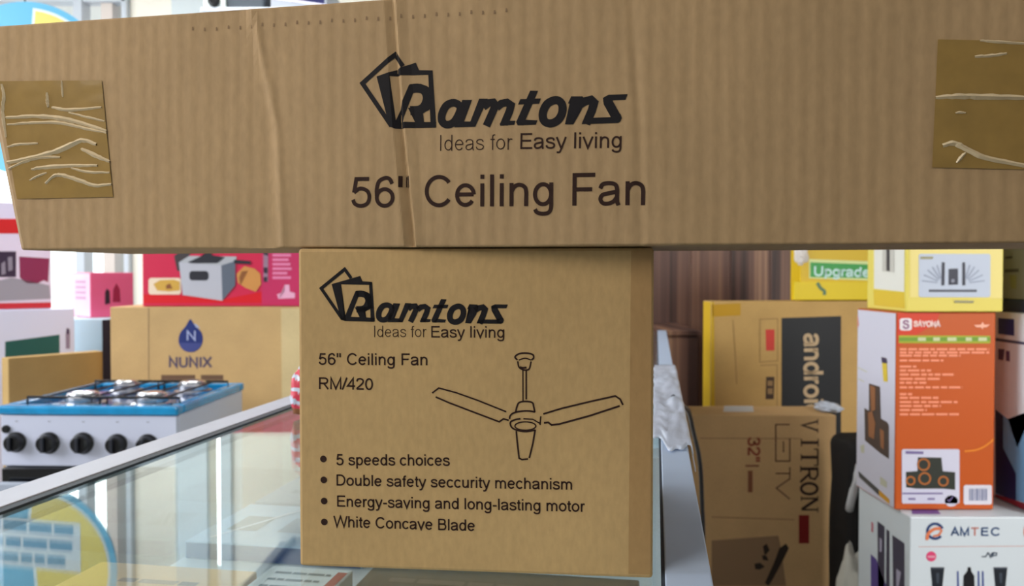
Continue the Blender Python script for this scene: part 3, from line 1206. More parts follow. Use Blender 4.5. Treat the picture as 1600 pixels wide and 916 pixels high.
for x in (0.03, wst - 0.03):
    for y in (0.04, D - 0.04):
        obj('foot', lathe(nb(), [(0.018, 0), (0.02, 0.01), (0.014, 0.0595)], (x, y, 0), seg=16), M['black'], sto)
# film-wrapped hob: a raised rim around a sunken plate
bm = nb()
rim = 0.030
for a in ((-.006, wst + .006, -.012, rim), (-.006, wst + .006, D - rim, D + .004), (-.006, rim, rim, D - rim), (wst - rim, wst + .006, rim, D - rim)):
    box(bm, a[0], a[1], a[2], a[3], zst + 0.0005, zst + 0.026, bev=0.007, seg=3)
obj('film_rim', bm, M['film'], sto, 'blue film folded over the hob rim')
bm = nb()
nx, ny = 30, 26
g = [[bm.verts.new((rim - .002 + (wst - 2 * rim + .004) * i / nx, rim - .002 + (D - 2 * rim + .004) * j / ny, zst + 0.010 + 0.003 * noise.noise(Vector((i * .5, j * .4, 2))))) for i in range(nx + 1)] for j in range(ny + 1)]
for j in range(ny):
    for i in range(nx):
        bm.faces.new((g[j][i], g[j][i + 1], g[j + 1][i + 1], g[j + 1][i]))
obj('hob_plate', bm, mat('hob_under_film', (14, 70, 128), 0.2, var=0.35, scale=12, coat=0.5), sto, smooth=True)
for (bxp, byp, rr) in ((0.175, 0.10, 0.050), (0.375, 0.10, 0.046), (0.17, 0.36, 0.040), (0.385, 0.36, 0.046)):
    bu = obj('burner', lathe(nb(), [(rr * 1.25, 0.0), (rr * 1.25, 0.008), (rr, 0.012), (rr, 0.026), (rr * .9, 0.030), (0, 0.030)], (bxp, byp, zst + 0.012), seg=36), mat('burner_ring', (190, 190, 196), 0.25, metal=0.9), sto, smooth=False)
    obj('burner_cap', lathe(nb(), [(rr * .82, 0.0302), (rr * .84, 0.036), (rr * .6, 0.040), (0, 0.041)], (bxp, byp, zst + 0.012), seg=36), M['chrome'], bu, smooth=True)
for cx_ in (0.10, 0.31):
    bm = nb()
    z = zst + 0.040
    for yy in (0.06, 0.42):
        tube(bm, [(cx_ - .065, yy, zst + .014), (cx_ - .065, yy, z), (cx_ + .165, yy, z), (cx_ + .165, yy, zst + .014)], 0.004, 8)
    for xx in (cx_ - .02, cx_ + .05, cx_ + .12):
        tube(bm, [(xx, .06, z), (xx, .42, z)], 0.003, 8)
    obj('pan_support', bm, M['black'], sto)
for px_, py_, rr in ((28, 690, 15), (80, 691, 16), (134, 691, 16), (188, 692, 15), (236, 692, 15)):
    p = at(px_, py_, YST)
    x, z = p.x - L0.x, p.z
    r = rr * YST / FPX
    kn = obj('knob', lathe(nb(), [(r * 1.06, -0.0045), (r * 1.06, -0.010), (r * .92, -0.014), (r * .84, -0.030), (r * .7, -0.034), (0, -0.034)], (x, 0, z), 'Y', 36), M['black'], sto)
    obj('grip', bx(x - r * .18, x + r * .18, -0.042, -0.0342, z - r * .75, z + r * .75, bev=0.002), mat('knob_grip', (34, 36, 46), 0.4), kn)
p = at(12, 670, YST)
obj('ignition_button', lathe(nb(), [(0.011, -0.0045), (0.011, -0.010), (0.009, -0.012), (0, -0.012)], (p.x - L0.x, 0, p.z), 'Y', 24), M['black'], sto)
for px_ in (28, 80, 134, 188, 236):
    p = at(px_, 658, YST)
    obj('panel_marking', bx(p.x - L0.x - .004, p.x - L0.x + .004, -0.0046, -0.0043, p.z - .001, p.z + .001), C(120, 120, 134, 0.5), sto)

# ------------------------------------------------------------------ cartons behind the cooker
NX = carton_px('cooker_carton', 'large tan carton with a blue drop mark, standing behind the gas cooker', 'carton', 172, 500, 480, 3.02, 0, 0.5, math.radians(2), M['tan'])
NX.eps = 0.0008
dp = smooth_pts([(297, 499), (303, 506), (308, 512), (315, 520), (317, 532), (313, 543), (305, 549.5), (297, 550.5), (289, 548.5), (282, 542), (279, 532), (282, 520), (290, 510)], 5, True)
NX.print('drop_mark', 'front', [NX.pxs('front', dp)], C(28, 44, 110, 0.5), 1, 'blue drop mark with a letter')
NX.print('drop_mark', 'front', [NX.pxs('front', [(280, 536), (316, 536), (312, 544), (305, 549), (297, 550), (289, 548), (283, 543)])], C(62, 70, 132, 0.5), 2)
NX.print('notch', 'front', [NX.pxs('front', [(303, 506), (306, 506), (313, 513), (307, 512)])], C(176, 180, 206, 0.6), 2)
line(NX, 'lettering', 'N', 292, 532, 306, 532, 15, .11, C(168, 176, 214, 0.5), layer=2)
line(NX, 'lettering', 'NUNIX', 264, 574, 332, 574, 16, .15, C(84, 72, 96, 0.6))
NX.print('slogan_bar', 'front', [NX.pxs('front', [(252, 586), (305, 586), (305, 594), (252, 594)]), NX.pxs('front', [(314, 586), (349, 586), (349, 594), (314, 594)])], C(106, 78, 58, 0.7))
NX.print('fold_line', 'front', [NX.pxs('front', [(231.5, 480), (233, 480), (233, 620), (231.5, 620)])], C(160, 132, 96, 0.8))
NX.print('side_panel', 'front', [NX.pxs('front', [(439, 482), (498, 482), (504, 900), (443, 900)])], kraft('lit_flank_board', (206, 184, 138), speck=0.04))  # paler colour stands in for light on the carton's right flank

FR = carton_px('fryer_carton', 'red carton picturing a steel deep fryer, on top of the tan cooker carton', 'carton', 223, 500, 380, 3.06, NX.h + 0.001, 0.34, math.radians(2), C(206, 40, 76, 0.35), h=0.30)
FR.eps = 0.0008


def F(*pts):
    return [FR.px('front', 160 + x / 5.0, 380 + y / 5.0) for x, y in pts]


FR.print('red_ground', 'front', [F((320, 400), (600, 410), (940, 440), (1245, 380), (1245, 466), (322, 468))], C(214, 26, 36, 0.35), 1)
FR.print('fryer_picture', 'front', [F((560, 100), (620, 60), (690, 75), (660, 130), (600, 220), (585, 215))], C(64, 56, 58, 0.4), 2, 'raised lid of the fryer picture')
FR.print('fryer_picture', 'front', [F((600, 150), (680, 100), (1050, 105), (1040, 160), (940, 180), (600, 160))], C(176, 178, 184, 0.4), 3)
FR.print('fryer_picture', 'front', [F((600, 150), (930, 175), (940, 450), (630, 405))], C(186, 186, 196, 0.4), 4, 'steel front of the fryer picture')
FR.print('fryer_picture', 'front', [F((930, 175), (1040, 140), (1040, 330), (940, 450))], C(96, 104, 118, 0.4), 4)
FR.print('fryer_picture', 'front', [F(*rrect(682, 218, 832, 292, 25)), F((670, 150), (800, 90), (820, 65), (850, 70), (860, 95), (960, 110), (900, 155), (700, 158)), F((1030, 130), (1160, 140), (1160, 165), (1030, 160))], C(40, 40, 48, 0.4), 5)
FR.print('food_picture', 'front', [F(*rrect(362, 272, 615, 402, 22))], C(236, 214, 190, 0.4), 2)
FR.print('food_picture', 'front', [F((400, 320), (450, 290), (560, 285), (605, 300), (605, 370), (520, 378), (430, 370))], C(208, 162, 66, 0.5), 3)
FR.print('food_picture', 'front', [F((1050, 240), (1110, 180), (1190, 200), (1235, 240), (1240, 320), (1200, 380), (1120, 350), (1060, 310))], C(204, 140, 72, 0.5), 3)
FR.print('food_picture', 'front', [F((1090, 220), (1140, 215), (1110, 270), (1080, 330), (1070, 270))], C(140, 84, 40, 0.5), 4)
FR.print('food_picture', 'front', [F((500, 330), (530, 315), (550, 355), (500, 358))], C(140, 84, 40, 0.5), 4)
FR.print('spec_panel', 'front', [FR.pxs('front', [(409, 300), (505, 300), (505, 480), (409, 480)])], C(196, 48, 96, 0.35), 1, 'pinker panel with pale printed lines')
pl = []
for i in range(7):
    y = 50 + i * 35
    x1 = 160 + (1420 + rnd.uniform(-30, 60)) / 5
    a, b = FR.px('front', 160 + 1330 / 5, 380 + (y + 20) / 5), FR.px('front', x1, 380 + y / 5)
    pl.append([(a[0], a[1]), (b[0], a[1]), (b[0], b[1]), (a[0], b[1])])
FR.print('printed_line', 'front', pl, C(226, 130, 170, 0.5), 2)
FR.print('picture_strip', 'front', [FR.pxs('front', [(412, 388), (419, 388), (419, 440), (412, 440)])], C(150, 120, 140, 0.5), 2)
FR.print('picture_strip', 'front', [FR.pxs('front', [(412, 390), (419, 390), (419, 400), (412, 398)]), FR.pxs('front', [(412, 418), (418, 418), (418, 428), (412, 426)]), FR.pxs('front', [(412, 433), (418, 433), (417, 441), (412, 440)])], C(50, 40, 56, 0.5), 3)
FR.print('pale_figure', 'front', [FR.pxs('front', [(433, 460), (445, 456), (445, 445), (452, 445), (453, 456), (461, 458), (461, 466), (435, 467)])], C(232, 170, 200, 0.5), 2)

WG = carton_px('white_carton', 'tall white carton with a dark green panel at the far left behind the cooker', 'carton', -60, 116, 486, 3.16, 0, 0.26, math.radians(38), C(222, 226, 250, 0.45))
WG.eps = 0.0008
WG.print('green_panel', 'front', [WG.pxs('front', [(8, 534), (93, 523), (93, 600), (8, 600)])], C(28, 88, 82, 0.45))
WG.print('bottle_picture', 'front', [WG.pxs('front', [(103, 545), (109, 545), (109, 522), (107.5, 515), (105, 512), (103.5, 517), (102.5, 524)])], C(150, 134, 158, 0.5))
WG.print('bottle_picture', 'front', [WG.pxs('front', [(103, 522), (109, 522), (108, 514), (104, 513)])], C(80, 66, 96, 0.5), 2)
BR = carton_px('brown_carton', 'flat brown carton leaning between the gas cooker and the white carton', 'carton', 12, 160, 560, 2.86, 0, 0.05, math.radians(55), M['tan2'])
MB = carton_px('picture_carton', 'white carton with a maroon picture and red stripes, on the tall white carton', 'carton', -50, 81, 300, 3.19, WG.h + 0.002, 0.2, math.radians(38), C(240, 226, 246, 0.4), h=0.42)
MB.eps = 0.0008
MB.print('red_band', 'front', [MB.pxs('front', [(-120, 342), (78, 342), (78, 365), (-120, 365)])], C(222, 30, 32, 0.4))
MB.print('maroon_picture', 'front', [MB.pxs('front', [(30, 401), (77, 404), (75, 441), (68, 438), (58, 443), (48, 437), (42, 443), (31, 434)])], C(146, 40, 84, 0.4))
MB.print('dark_picture', 'front', [MB.pxs('front', [(-60, 393), (25, 393), (25, 433), (-60, 433)])], C(58, 40, 66, 0.4))
MB.print('dark_picture', 'front', [MB.pxs('front', [(2, 412), (8, 408), (9, 428), (2, 430)]), MB.pxs('front', [(12, 402), (19, 401), (20, 422), (13, 424)])], C(150, 140, 156, 0.4), 2)
MB.print('grey_swoosh', 'front', [MB.pxs('front', [(-120, 442), (0, 438), (18, 434), (40, 441), (77, 446), (79, 467), (-120, 476)])], C(164, 160, 172, 0.4))
MB.print('red_base', 'front', [[(0.002, 0.001), (MB.w - .002, 0.001), (MB.w - .002, 0.024), (0.002, 0.024)]], C(204, 40, 52, 0.4), 2)

LB = carton_px('pale_blue_carton', 'pale blue carton standing behind the white carton under the pink box', 'carton', 92, 166, 499, 3.70, 0, 0.5, math.radians(0), C(206, 232, 244, 0.45))
PK = carton_px('pink_carton', 'small pink carton with dark figures, on the pale blue carton by the window', 'carton', 142, 209, 426, 3.80, LB.h + 0.001, 0.22, math.radians(48), C(236, 100, 140, 0.4))
PK.eps = 0.001
PK.print('pale_side', 'left', [[(0.004, 0.004), (0.216, 0.004), (0.216, PK.h - .004), (0.004, PK.h - .004)]], C(240, 206, 226, 0.45))
PK.print('dark_figure', 'front', [PK.pxs('front', [(164, 476), (172, 474), (171, 455), (167, 451), (164, 457)])], C(50, 30, 44, 0.5))
PK.print('dark_figure', 'front', [PK.pxs('front', [(176, 472), (188, 472), (187, 452), (182, 443), (177, 452)])], C(160, 28, 66, 0.5))
a = []
for y in (438, 446, 454, 462):
    p, r_ = PK.px('left', 100, y), PK.px('left', 128, y - 4)
    u0, u1 = 0.05, 0.17
    a.append([(u0, p[1]), (u1, p[1]), (u1, p[1] - .014), (u0, p[1] - .014)])
PK.print('printed_line', 'left', a, C(206, 160, 190, 0.5), 2)
DK = carton_px('dark_carton', 'narrow dark brown carton standing in the gap beside the tan cooker carton', 'carton', 159, 196, 500, 3.6, 0, 0.12, 0.0, C(44, 32, 40, 0.6))

# round hanging sign, upper left
pc = at(40, 138, 3.0)
R_ = 134 * 3.0 / FPX
sg = empty('round_sign', 'round blue and yellow sign hanging from the ceiling at the upper left', 'sign', (pc.x, 3.0, pc.z), 0)
obj('sign_disc', lathe(nb(), [(R_, 0.0), (R_, 0.006)], (0, 0, 0), 'Y', 72), C(96, 186, 226, 0.4), sg)


def disc(polys, m, layer, nm):
    bm = nb()
    for q in polys:
        bm.faces.new([bm.verts.new((x * R_, -0.0008 * layer, z * R_)) for x, z in q])
    big = [f for f in bm.faces if len(f.verts) > 4]
    bmesh.ops.triangulate(bm, faces=big)
    return obj(nm, bm, m, sg)


YEL = C(240, 220, 110, 0.4)
WHT = C(226, 242, 246, 0.4)
disc([ell(0, 0, .93, .93, 84, -90, 30) + [(-0.04, -.60), (0.02, .0)]], WHT, 1, 'white_outline')
disc([ell(0, 0, .90, .90, 82, -88, 30) + [(0.0, -.60), (0.06, .0)]], YEL, 2, 'yellow_sector')
disc([[(-.86, -.66), (.58, -.56), (.58, .02), (-.86, -.12)]], C(220, 232, 240, 0.4), 3, 'text_banner')
BL = C(110, 164, 196, 0.5)
for z, x0, x1 in ((-.57, -.75, .5), (-.38, -.78, .5), (-.20, -.6, .4)):
    x = x0
    q = []
    while x < x1:
        w = rnd.uniform(.10, .28)
        w = min(w, x1 - x)
        q.append([(x, z + x * .08), (x + w, z + (x + w) * .08), (x + w, z + .11 + (x + w) * .08), (x, z + .11 + x * .08)])
        x += w + .03
    disc(q, BL, 4, 'printed_line')
obj('hanging_cord', tube(nb(), [(0, 0.003, R_ - 0.004), (0, 0.003, 2.9 - pc.z)], 0.003, 8), M['dark'], sg)

# goods on a high shelf above the long carton
zs = at(330, 17, 3.6).z
hs = empty('wall_shelf', 'high glass shelf board on brackets above the long fan carton', 'shelf', (at(320, 0, 3.6).x, 3.55, zs))
# the shelf itself sits behind the carton's upper edge
obj('shelf_board', bx(0, 0.75, 0, 1.15, -0.02, 0, bev=0.002), C(196, 204, 214, 0.3), hs)
for x in (0.08, 0.67):
    obj('bracket', bx(x - .01, x + .01, 0.25, 1.148, -0.05, -0.0205), M['dark'], hs)
z0 = zs + 0.0005
q = at(356, 0, 3.6)
sb_ = empty('grey_speaker', 'dark grey box speaker on the high shelf', 'speaker', (q.x, 3.58, z0))
obj('cabinet', bx(0, 0.16, 0, 0.25, 0, 0.22, bev=0.01), C(62, 70, 78, 0.5), sb_)
obj('cone', lathe(nb(), [(0.055, -0.0006), (0.05, -0.006), (0.02, 0.004 - 0.006), (0, -0.002)], (0.08, 0, 0.11), 'Y', 32), M['black'], sb_)
q = at(322, 0, 3.6)
dl = empty('white_heater', 'small white appliance with a black ring dial on the high shelf', 'appliance', (q.x, 3.56, z0))
obj('casing', bx(0, 0.09, 0, 0.2, 0, 0.20, bev=0.012), C(226, 236, 232, 0.35), dl)
p = at(335, 3, 3.56)
rg = obj('dial', lathe(nb(), [(0.026, -0.0005), (0.026, -0.012), (0.014, -0.014), (0.012, -0.009), (0, -0.009)], (p.x - q.x, 0, max(0.028, p.z - z0)), 'Y', 36), M['black'], dl)
q = at(425, 0, 3.6)
nv_ = Carton('navy_box', 'flat navy and white box on the high shelf, right of the dark speaker', 'box', (q.x, 3.58, z0), 0, 0.24, 0.3, 0.12, C(150, 156, 166, 0.4))
nv_.print('navy_panel', 'front', [[(0.09, 0.03), (0.23, 0.022), (0.23, 0.115), (0.09, 0.115)]], C(24, 28, 78, 0.4))
nv_.print('pale_stripe', 'front', [[(0.0, 0.045), (0.24, 0.012), (0.24, 0.02), (0.0, 0.055)]], C(220, 216, 236, 0.4), 2)

# ------------------------------------------------------------------ the right-hand stacks
cab = empty('wooden_cabinet', 'low dark wooden cabinet against the boarded wall behind the counter', 'cabinet', (0.22, 3.36, 0))
zc = at(1060, 517, 3.36).z
xr = at(1095, 517, 3.36).x - 0.22
obj('carcass', bx(0, xr, 0.02, 0.53, 0, zc - 0.02, bev=0.002), WOOD, cab)
obj('cabinet_top', bx(-0.005, xr + 0.005, 0, 0.535, zc - 0.0195, zc, bev=0.003), WOOD, cab)
obj('door', bx(0.01, xr / 2 - 0.002, 0.0, 0.0195, 0.06, zc - 0.03, bev=0.002), WOOD, cab)
d2 = obj('door', bx(xr / 2 + 0.002, xr - 0.01, 0.0, 0.0195, 0.06, zc - 0.03, bev=0.002), WOOD, cab)
obj('handle', bx(xr / 2 + 0.02, xr / 2 + 0.03, -0.02, -0.0005, zc * .6, zc * .6 + .12, bev=0.002), M['alu'], d2)

AN = carton_px('large_tv_carton', 'tall tan television carton with a black panel and yellow tape down its left edge', 'carton', 1111, 1400, 471, 3.02, 0, 0.095, math.radians(4), M['andr'])
AN.eps = 0.0008
AN.print('black_panel', 'front', [AN.pxs('front', [(1221, 497), (1314, 494), (1314, 760), (1221, 760)])], C(16, 20, 26, 0.45), 1)
p0, p1 = AN.px('front', 1256, 521), AN.px('front', 1256, 652)
AN.print('lettering', 'front', text_polys('android', p0, p1, 0.073, .13), C(190, 164, 128, 0.5), 2)
yt = C(214, 176, 40, 0.3)
AN.print('yellow_tape', 'front', [AN.pxs('front', [(1108, 473), (1115, 472), (1117, 700), (1108, 700)])], yt, 1, 'yellow tape down the edge')
AN.print('yellow_tape', 'front', [AN.pxs('front', [(1112, 476), (1157, 474), (1157, 493), (1113, 495)])], C(196, 150, 36, 0.3), 1)
AN.print('red_label', 'front', [AN.pxs('front', [(1196, 515), (1210, 515), (1210, 548), (1197, 548)])], C(204, 58, 46, 0.45), 1)
for P_ in ([(1187, 499), (1215, 498), (1215, 564), (1187, 566), (1187, 499)], [(1188, 571), (1214, 570), (1214, 640)], [(1145, 500), (1149, 560), (1151, 600)]):
    AN.print('frame_line', 'front', ribbon(AN.pxs('front', P_), 0.003), C(150, 118, 70, 0.7), 1)
AN.print('yellow_tape', 'left', [[(0.003, 0.003), (0.092, 0.003), (0.092, AN.h - .003), (0.003, AN.h - .003)]], yt, 1)
AN.print('small_plate', 'front', [AN.pxs('front', [(1197, 589), (1210, 589), (1209, 624), (1196, 624)])], C(66, 46, 30, 0.6), 1)
AN.print('small_plate', 'front', [AN.pxs('front', [(1199, 595), (1207, 595), (1207, 603), (1199, 603)]), AN.pxs('front', [(1199, 607), (1207, 607), (1207, 616), (1199, 616)])], C(150, 118, 76, 0.6), 2)

VT = carton_px('small_tv_carton', 'brown television carton with dark upright lettering, standing beside the counter', 'carton', 1082, 1308, 649, 2.72, 0, 0.19, 0.0, M['tv'])
VT.eps = 0.0008


def V(*pts):
    return [VT.px('front', 1130 + x / 3.32, 640 + y / 3.32) for x, y in pts]


vk = C(52, 32, 26, 0.6)
vp = []
# upright serif word, read from top to bottom
for st, w in (([(488, 62), (410, 82), (488, 108)], 10), ([(490, 48), (490, 78)], 5), ([(490, 98), (490, 122)], 5),
              ([(405, 172), (490, 172)], 15), ([(405, 152), (405, 192)], 6), ([(492, 152), (492, 192)], 6),
              ([(405, 248), (490, 248)], 15), ([(405, 232), (405, 264)], 6), ([(490, 205), (490, 290)], 8), ([(492, 206), (470, 206)], 6), ([(492, 290), (470, 290)], 6),
              ([(402, 308), (490, 308)], 15), ([(402, 293), (402, 325)], 6), ([(488, 300), (490, 340), (475, 362), (450, 355), (445, 312)], 10), ([(446, 335), (405, 372), (402, 380)], 13),
              ([(405, 462), (488, 462)], 9), ([(405, 520), (488, 520)], 9), ([(488, 464), (408, 518)], 15), ([(490, 448), (490, 476)], 5), ([(405, 450), (405, 474)], 5), ([(490, 508), (490, 534)], 5)):
    vp += [V(*q) for q in ribbon(st, w)]
vp += [V(*q) for q in ribbon(ell(446, 411, 42, 28, 0, 360, 24), 14, True)]
VT.print('lettering', 'front', vp, vk, 1)
vp = []
for st in ([(345, 78), (272, 78), (272, 268), (345, 268), (345, 150)], [(312, 165), (312, 222)], [(272, 332), (345, 332)], [(345, 300), (345, 365)], [(345, 360), (275, 408), (345, 465)]):
    vp += [V(*q) for q in ribbon(st, 6)]
VT.print('lettering', 'front', vp, C(92, 56, 40, 0.6), 1)
p0, p1 = VT.px('front', 1168.5, 683), VT.px('front', 1168.5, 722)
VT.print('lettering', 'front', text_polys('32"', p0, p1, 0.040, .13), C(150, 72, 48, 0.6), 1, 'red size figures')
VT.print('small_print', 'front', [V((115, 288), (185, 288), (185, 297), (115, 297)), V((128, 318), (152, 318), (152, 430), (128, 430))], C(136, 84, 56, 0.6), 1)
VT.print('red_bar', 'front', [V((392, 548), (445, 548), (445, 695), (392, 695))], C(132, 30, 28, 0.5), 1)
VT.print('fold_line', 'front', [V((-120, 148), (400, 150), (400, 153), (-120, 151))], C(140, 106, 72, 0.8), 1)
VT.print('fold_line', 'front', [V((-60, 556), (370, 570), (370, 574), (-60, 560))], C(150, 116, 80, 0.8), 1)
VT.print('old_label', 'front', [V((-60, 680), (285, 655), (300, 720), (325, 915), (-60, 915))], C(150, 120, 90, 0.7), 1)
VT.print('brush_mark', 'front', [V((325, 695), (340, 720), (300, 800), (262, 870), (235, 915), (215, 900), (265, 790), (290, 720)), V((205, 710), (225, 695), (240, 730), (215, 760)), V((162, 800), (190, 795), (215, 815), (190, 830), (165, 828)), V((200, 755), (225, 760), (235, 785), (205, 780))], C(46, 36, 28, 0.7), 2)
VT.print('shipping_label', 'top', [VT.pxs('top', [(1130, 644), (1178, 644), (1176, 633), (1132, 633)])], C(206, 210, 214, 0.5), 1)
q = hit_z(1294, 643, VT.h)
fl = tag(obj('plastic_wrap', lump(nb(), (0, 0, 0.013), (0.036, 0.06, 0.016), 9.0, 0.3, freq=2.4), M['plastic'], smooth=True), 'white crumpled plastic scrap on the corner of the brown television carton', 'plastic scrap')
fl.location = (q.x, q.y, VT.h + 0.001)

UP = carton_px('yellow_carton', 'bright yellow carton with a green label, on top of the tall tan television carton', 'carton', 1250, 1400, 350, 3.05, AN.h + 0.001, 0.09, math.radians(4), C(222, 186, 28, 0.4), h=0.28)
UP.eps = 0.0008
UP.print('label_border', 'front', [UP.pxs('front', [(1264, 405), (1400, 410), (1400, 440), (1264, 435)])], C(222, 232, 160, 0.4), 1)
UP.print('green_label', 'front', [UP.pxs('front', [(1266, 410), (1400, 415), (1400, 436), (1266, 433)])], C(56, 160, 74, 0.4), 2)
line(UP, 'lettering', 'Upgrade', 1271, 431, 1359, 433, 15, .15, C(206, 240, 236, 0.4), layer=3)
fl = bx(-0.028, UP.w * .9, -0.010, -0.0015, 0.003, 0.070, bev=0.002)
obj('lower_flap', fl, C(232, 204, 20, 0.4), UP.root, 'brighter yellow flap along the bottom')
bm = nb()
for q in (ribbon(smooth_pts([UP.px('front', x, y) for x, y in ((1275, 442), (1280, 450), (1286, 455), (1286, 461))], 4), 0.012)):
    bm.faces.new([bm.verts.new((u, -0.0108, v)) for u, v in q])
obj('printed_mark', bm, C(96, 128, 96, 0.5), UP.root)
p = UP.px('front', 1252, 395)
obj('torn_corner', lump(nb(), (p[0], 0.0, p[1]), (0.022, 0.012, 0.045), 5.0, 0.5, sub=3, flat=False, freq=3), C(226, 220, 214, 0.7), UP.root, 'white torn board at the corner')

AM = carton_px('white_kit_carton', 'white carton with an orange and navy ring mark, under the orange carton', 'carton', 1425, 1760, 808, 1.85, 0, 0.275, 0.0, C(208, 218, 226, 0.45))
AM.eps = 0.0006


def am(*pts):
    return [AM.px('front', 1300 + x / 5.333, 750 + y / 5.333) for x, y in pts]


AM.print('ring_mark', 'front', [am(*q) for q in ribbon(ell(860, 428, 62, 62, 35, 250, 26) if False else ell(858, 428, 64, 62, -320, -20, 30), 22)], C(34, 60, 112, 0.4), 1)
AM.print('ring_mark', 'front', [am(*q) for q in ribbon(smooth_pts([(790, 500), (800, 450), (850, 410), (905, 405)], 5), 26)] + [am(*q) for q in ribbon(smooth_pts([(840, 470), (890, 455), (915, 415)], 5), 16)], C(222, 124, 82, 0.4), 2, 'orange swoosh')
for ch, x0, x1, c in (('A', 985, 1062, (50, 78, 122)), ('M', 1066, 1142, (50, 78, 122)), ('T', 1150, 1228, (196, 132, 124)), ('E', 1240, 1310, (50, 78, 122)), ('C', 1320, 1400, (50, 78, 122))):
    AM.print('lettering', 'front', text_polys(ch, am((x0, 465))[0], am((x1, 465))[0], 68 / 5.333 * 1.85 / FPX, .15), C(*c, 0.4), 1)
AM.print('orange_line', 'front', [am((720, 555), (1800, 548), (1800, 553), (720, 560))], C(204, 150, 140, 0.4), 1)
AM.print('orange_disc', 'front', [am(*ell(1640, 432, 46, 70, 0, 345, 24))], C(222, 130, 92, 0.4), 1)
AM.print('pink_badge', 'front', [am(*ell(826, 638, 42, 42, 0, 345, 24))], C(216, 70, 118, 0.4), 1)
AM.print('pink_badge', 'front', [am((795, 632), (857, 632), (857, 648), (795, 648))], C(226, 160, 180, 0.4), 2)
AM.print('model_mark', 'front', [am(*q) for st in ([(1245, 640), (1280, 640), (1300, 605)], [(1300, 605), (1320, 645), (1335, 605)], [(1335, 645), (1345, 608), (1372, 610), (1368, 630), (1342, 630)]) for q in ribbon(st, 10)], C(60, 74, 92, 0.4), 1)
for x in (820, 1345):
    AM.print('speaker_picture', 'front', [am((x, 728), (x + 116, 728), (x + 98, 900), (x + 15, 900))], C(26, 32, 42, 0.4), 1)
    AM.print('speaker_picture', 'front', [am((x + 2, 728), (x + 114, 728), (x + 112, 742), (x + 4, 742))], C(70, 78, 90, 0.4), 2)
    AM.print('speaker_picture', 'front', [am((x + 45, 775), (x + 72, 775), (x + 68, 860), (x + 50, 860))], C(64, 72, 84, 0.4), 2)
AM.print('bottle_picture', 'front', [am((1130, 728), (1155, 728), (1158, 760), (1185, 800), (1190, 960), (1090, 960), (1095, 800), (1127, 760))], C(18, 18, 24, 0.4), 1)
AM.print('blade_picture', 'front', [am((x, 760), (x + 14, 760), (x + 20, 960), (x + 2, 960)) for x in (1040, 1212, 1248)], C(72, 88, 150, 0.4), 1)
d_ = AM.d


def aml(*pts):
    return [AM.px('left', 1300 + x / 5.333, 750 + y / 5.333) for x, y in pts]


AM.print('appliance_picture', 'left', [aml((380, 345), (440, 390), (438, 900), (385, 900)), aml((455, 410), (480, 430), (480, 900), (452, 900)), aml((505, 460), (605, 530), (605, 900), (510, 900))], C(60, 56, 78, 0.4), 1)
AM.print('purple_ground', 'left', [aml((325, 620), (370, 660), (460, 900), (325, 900))], C(84, 66, 140, 0.4), 1)
AM.print('pale_streak', 'left', [aml((400, 480), (420, 500), (418, 600), (400, 600)), aml((540, 740), (580, 770), (560, 890), (540, 890))], C(170, 166, 190, 0.4), 2)
AM.print('red_mark', 'left', [aml((330, 350), (345, 360), (345, 440), (330, 430))], C(190, 90, 110, 0.4), 1)
AM.print('top_print', 'top', [AM.pxs('top', [(1425, 804), (1470, 804), (1464, 796), (1425, 796)])], C(110, 84, 160, 0.4), 1)

OR = carton_px('orange_carton', 'tall orange and white speaker carton with loudspeaker pictures, right of the television cartons', 'carton', 1401, 1556, 488, 1.9, AM.h + 0.002, 0.215, 0.0, C(190, 84, 22, 0.4))
OR.eps = 0.0006


def og(*pts):
    return [OR.px('front', 1400 + x / 5.23, 485 + y / 5.23) for x, y in pts]


OR.print('red_ground', 'front', [og((8, 14), (360, 14), (330, 100), (200, 180), (8, 300))], C(206, 58, 28, 0.4), 1)
OR.print('logo', 'front', [og(*rrect(28, 65, 128, 165, 22))], C(228, 222, 228, 0.4), 2)
p0, p1 = og((52, 150))[0], og((104, 150))[0]
OR.print('lettering', 'front', text_polys('S', p0, p1, 70 / 5.23 * 1.9 / FPX, .16), C(150, 110, 140, 0.4), 3)
p0, p1 = og((140, 132))[0], og((362, 134))[0]
OR.print('lettering', 'front', text_polys('SAYONA', p0, p1, 44 / 5.23 * 1.9 / FPX, .2), C(238, 206, 200, 0.4), 2)
OR.print('bat_mark', 'front', [og((635, 120), (690, 118), (705, 95), (720, 118), (765, 116), (740, 138), (712, 140), (705, 155), (692, 140), (655, 138))], C(242, 176, 150, 0.4), 2)
OR.print('green_strip', 'front', [og((20, 205), (768, 208), (768, 270), (20, 268))], C(164, 172, 40, 0.4), 2)
OR.print('green_strip', 'front', [og((24, 222), (768, 218), (768, 252), (24, 252))], C(112, 152, 48, 0.4), 3)
OR.print('strip_mark', 'front', [og((x, 222), (x + w, 222), (x + w, 250), (x, 250)) for x, w in ((175, 65), (300, 55), (415, 75), (565, 50), (668, 70))], C(198, 206, 160, 0.4), 4)
tp = []
for y, x1 in ((318, 760), (345, 760), (370, 525), (410, 385), (460, 165), (492, 285), (525, 480), (560, 355), (592, 245), (630, 540), (685, 130), (715, 345), (750, 500), (782, 365), (815, 250), (850, 515)):
    x = 28
    while x < x1:
        w = min(rnd.uniform(35, 110), x1 - x)
        tp.append(og((x, y - 9), (x + w, y - 9), (x + w, y + 9), (x, y + 9)))
        x += w + 12
OR.print('printed_line', 'front', tp, C(238, 146, 112, 0.4), 2)


def o6(*pts):
    return [OR.px('front', 1320 + x / 4.82, 620 + y / 4.82) for x, y in pts]


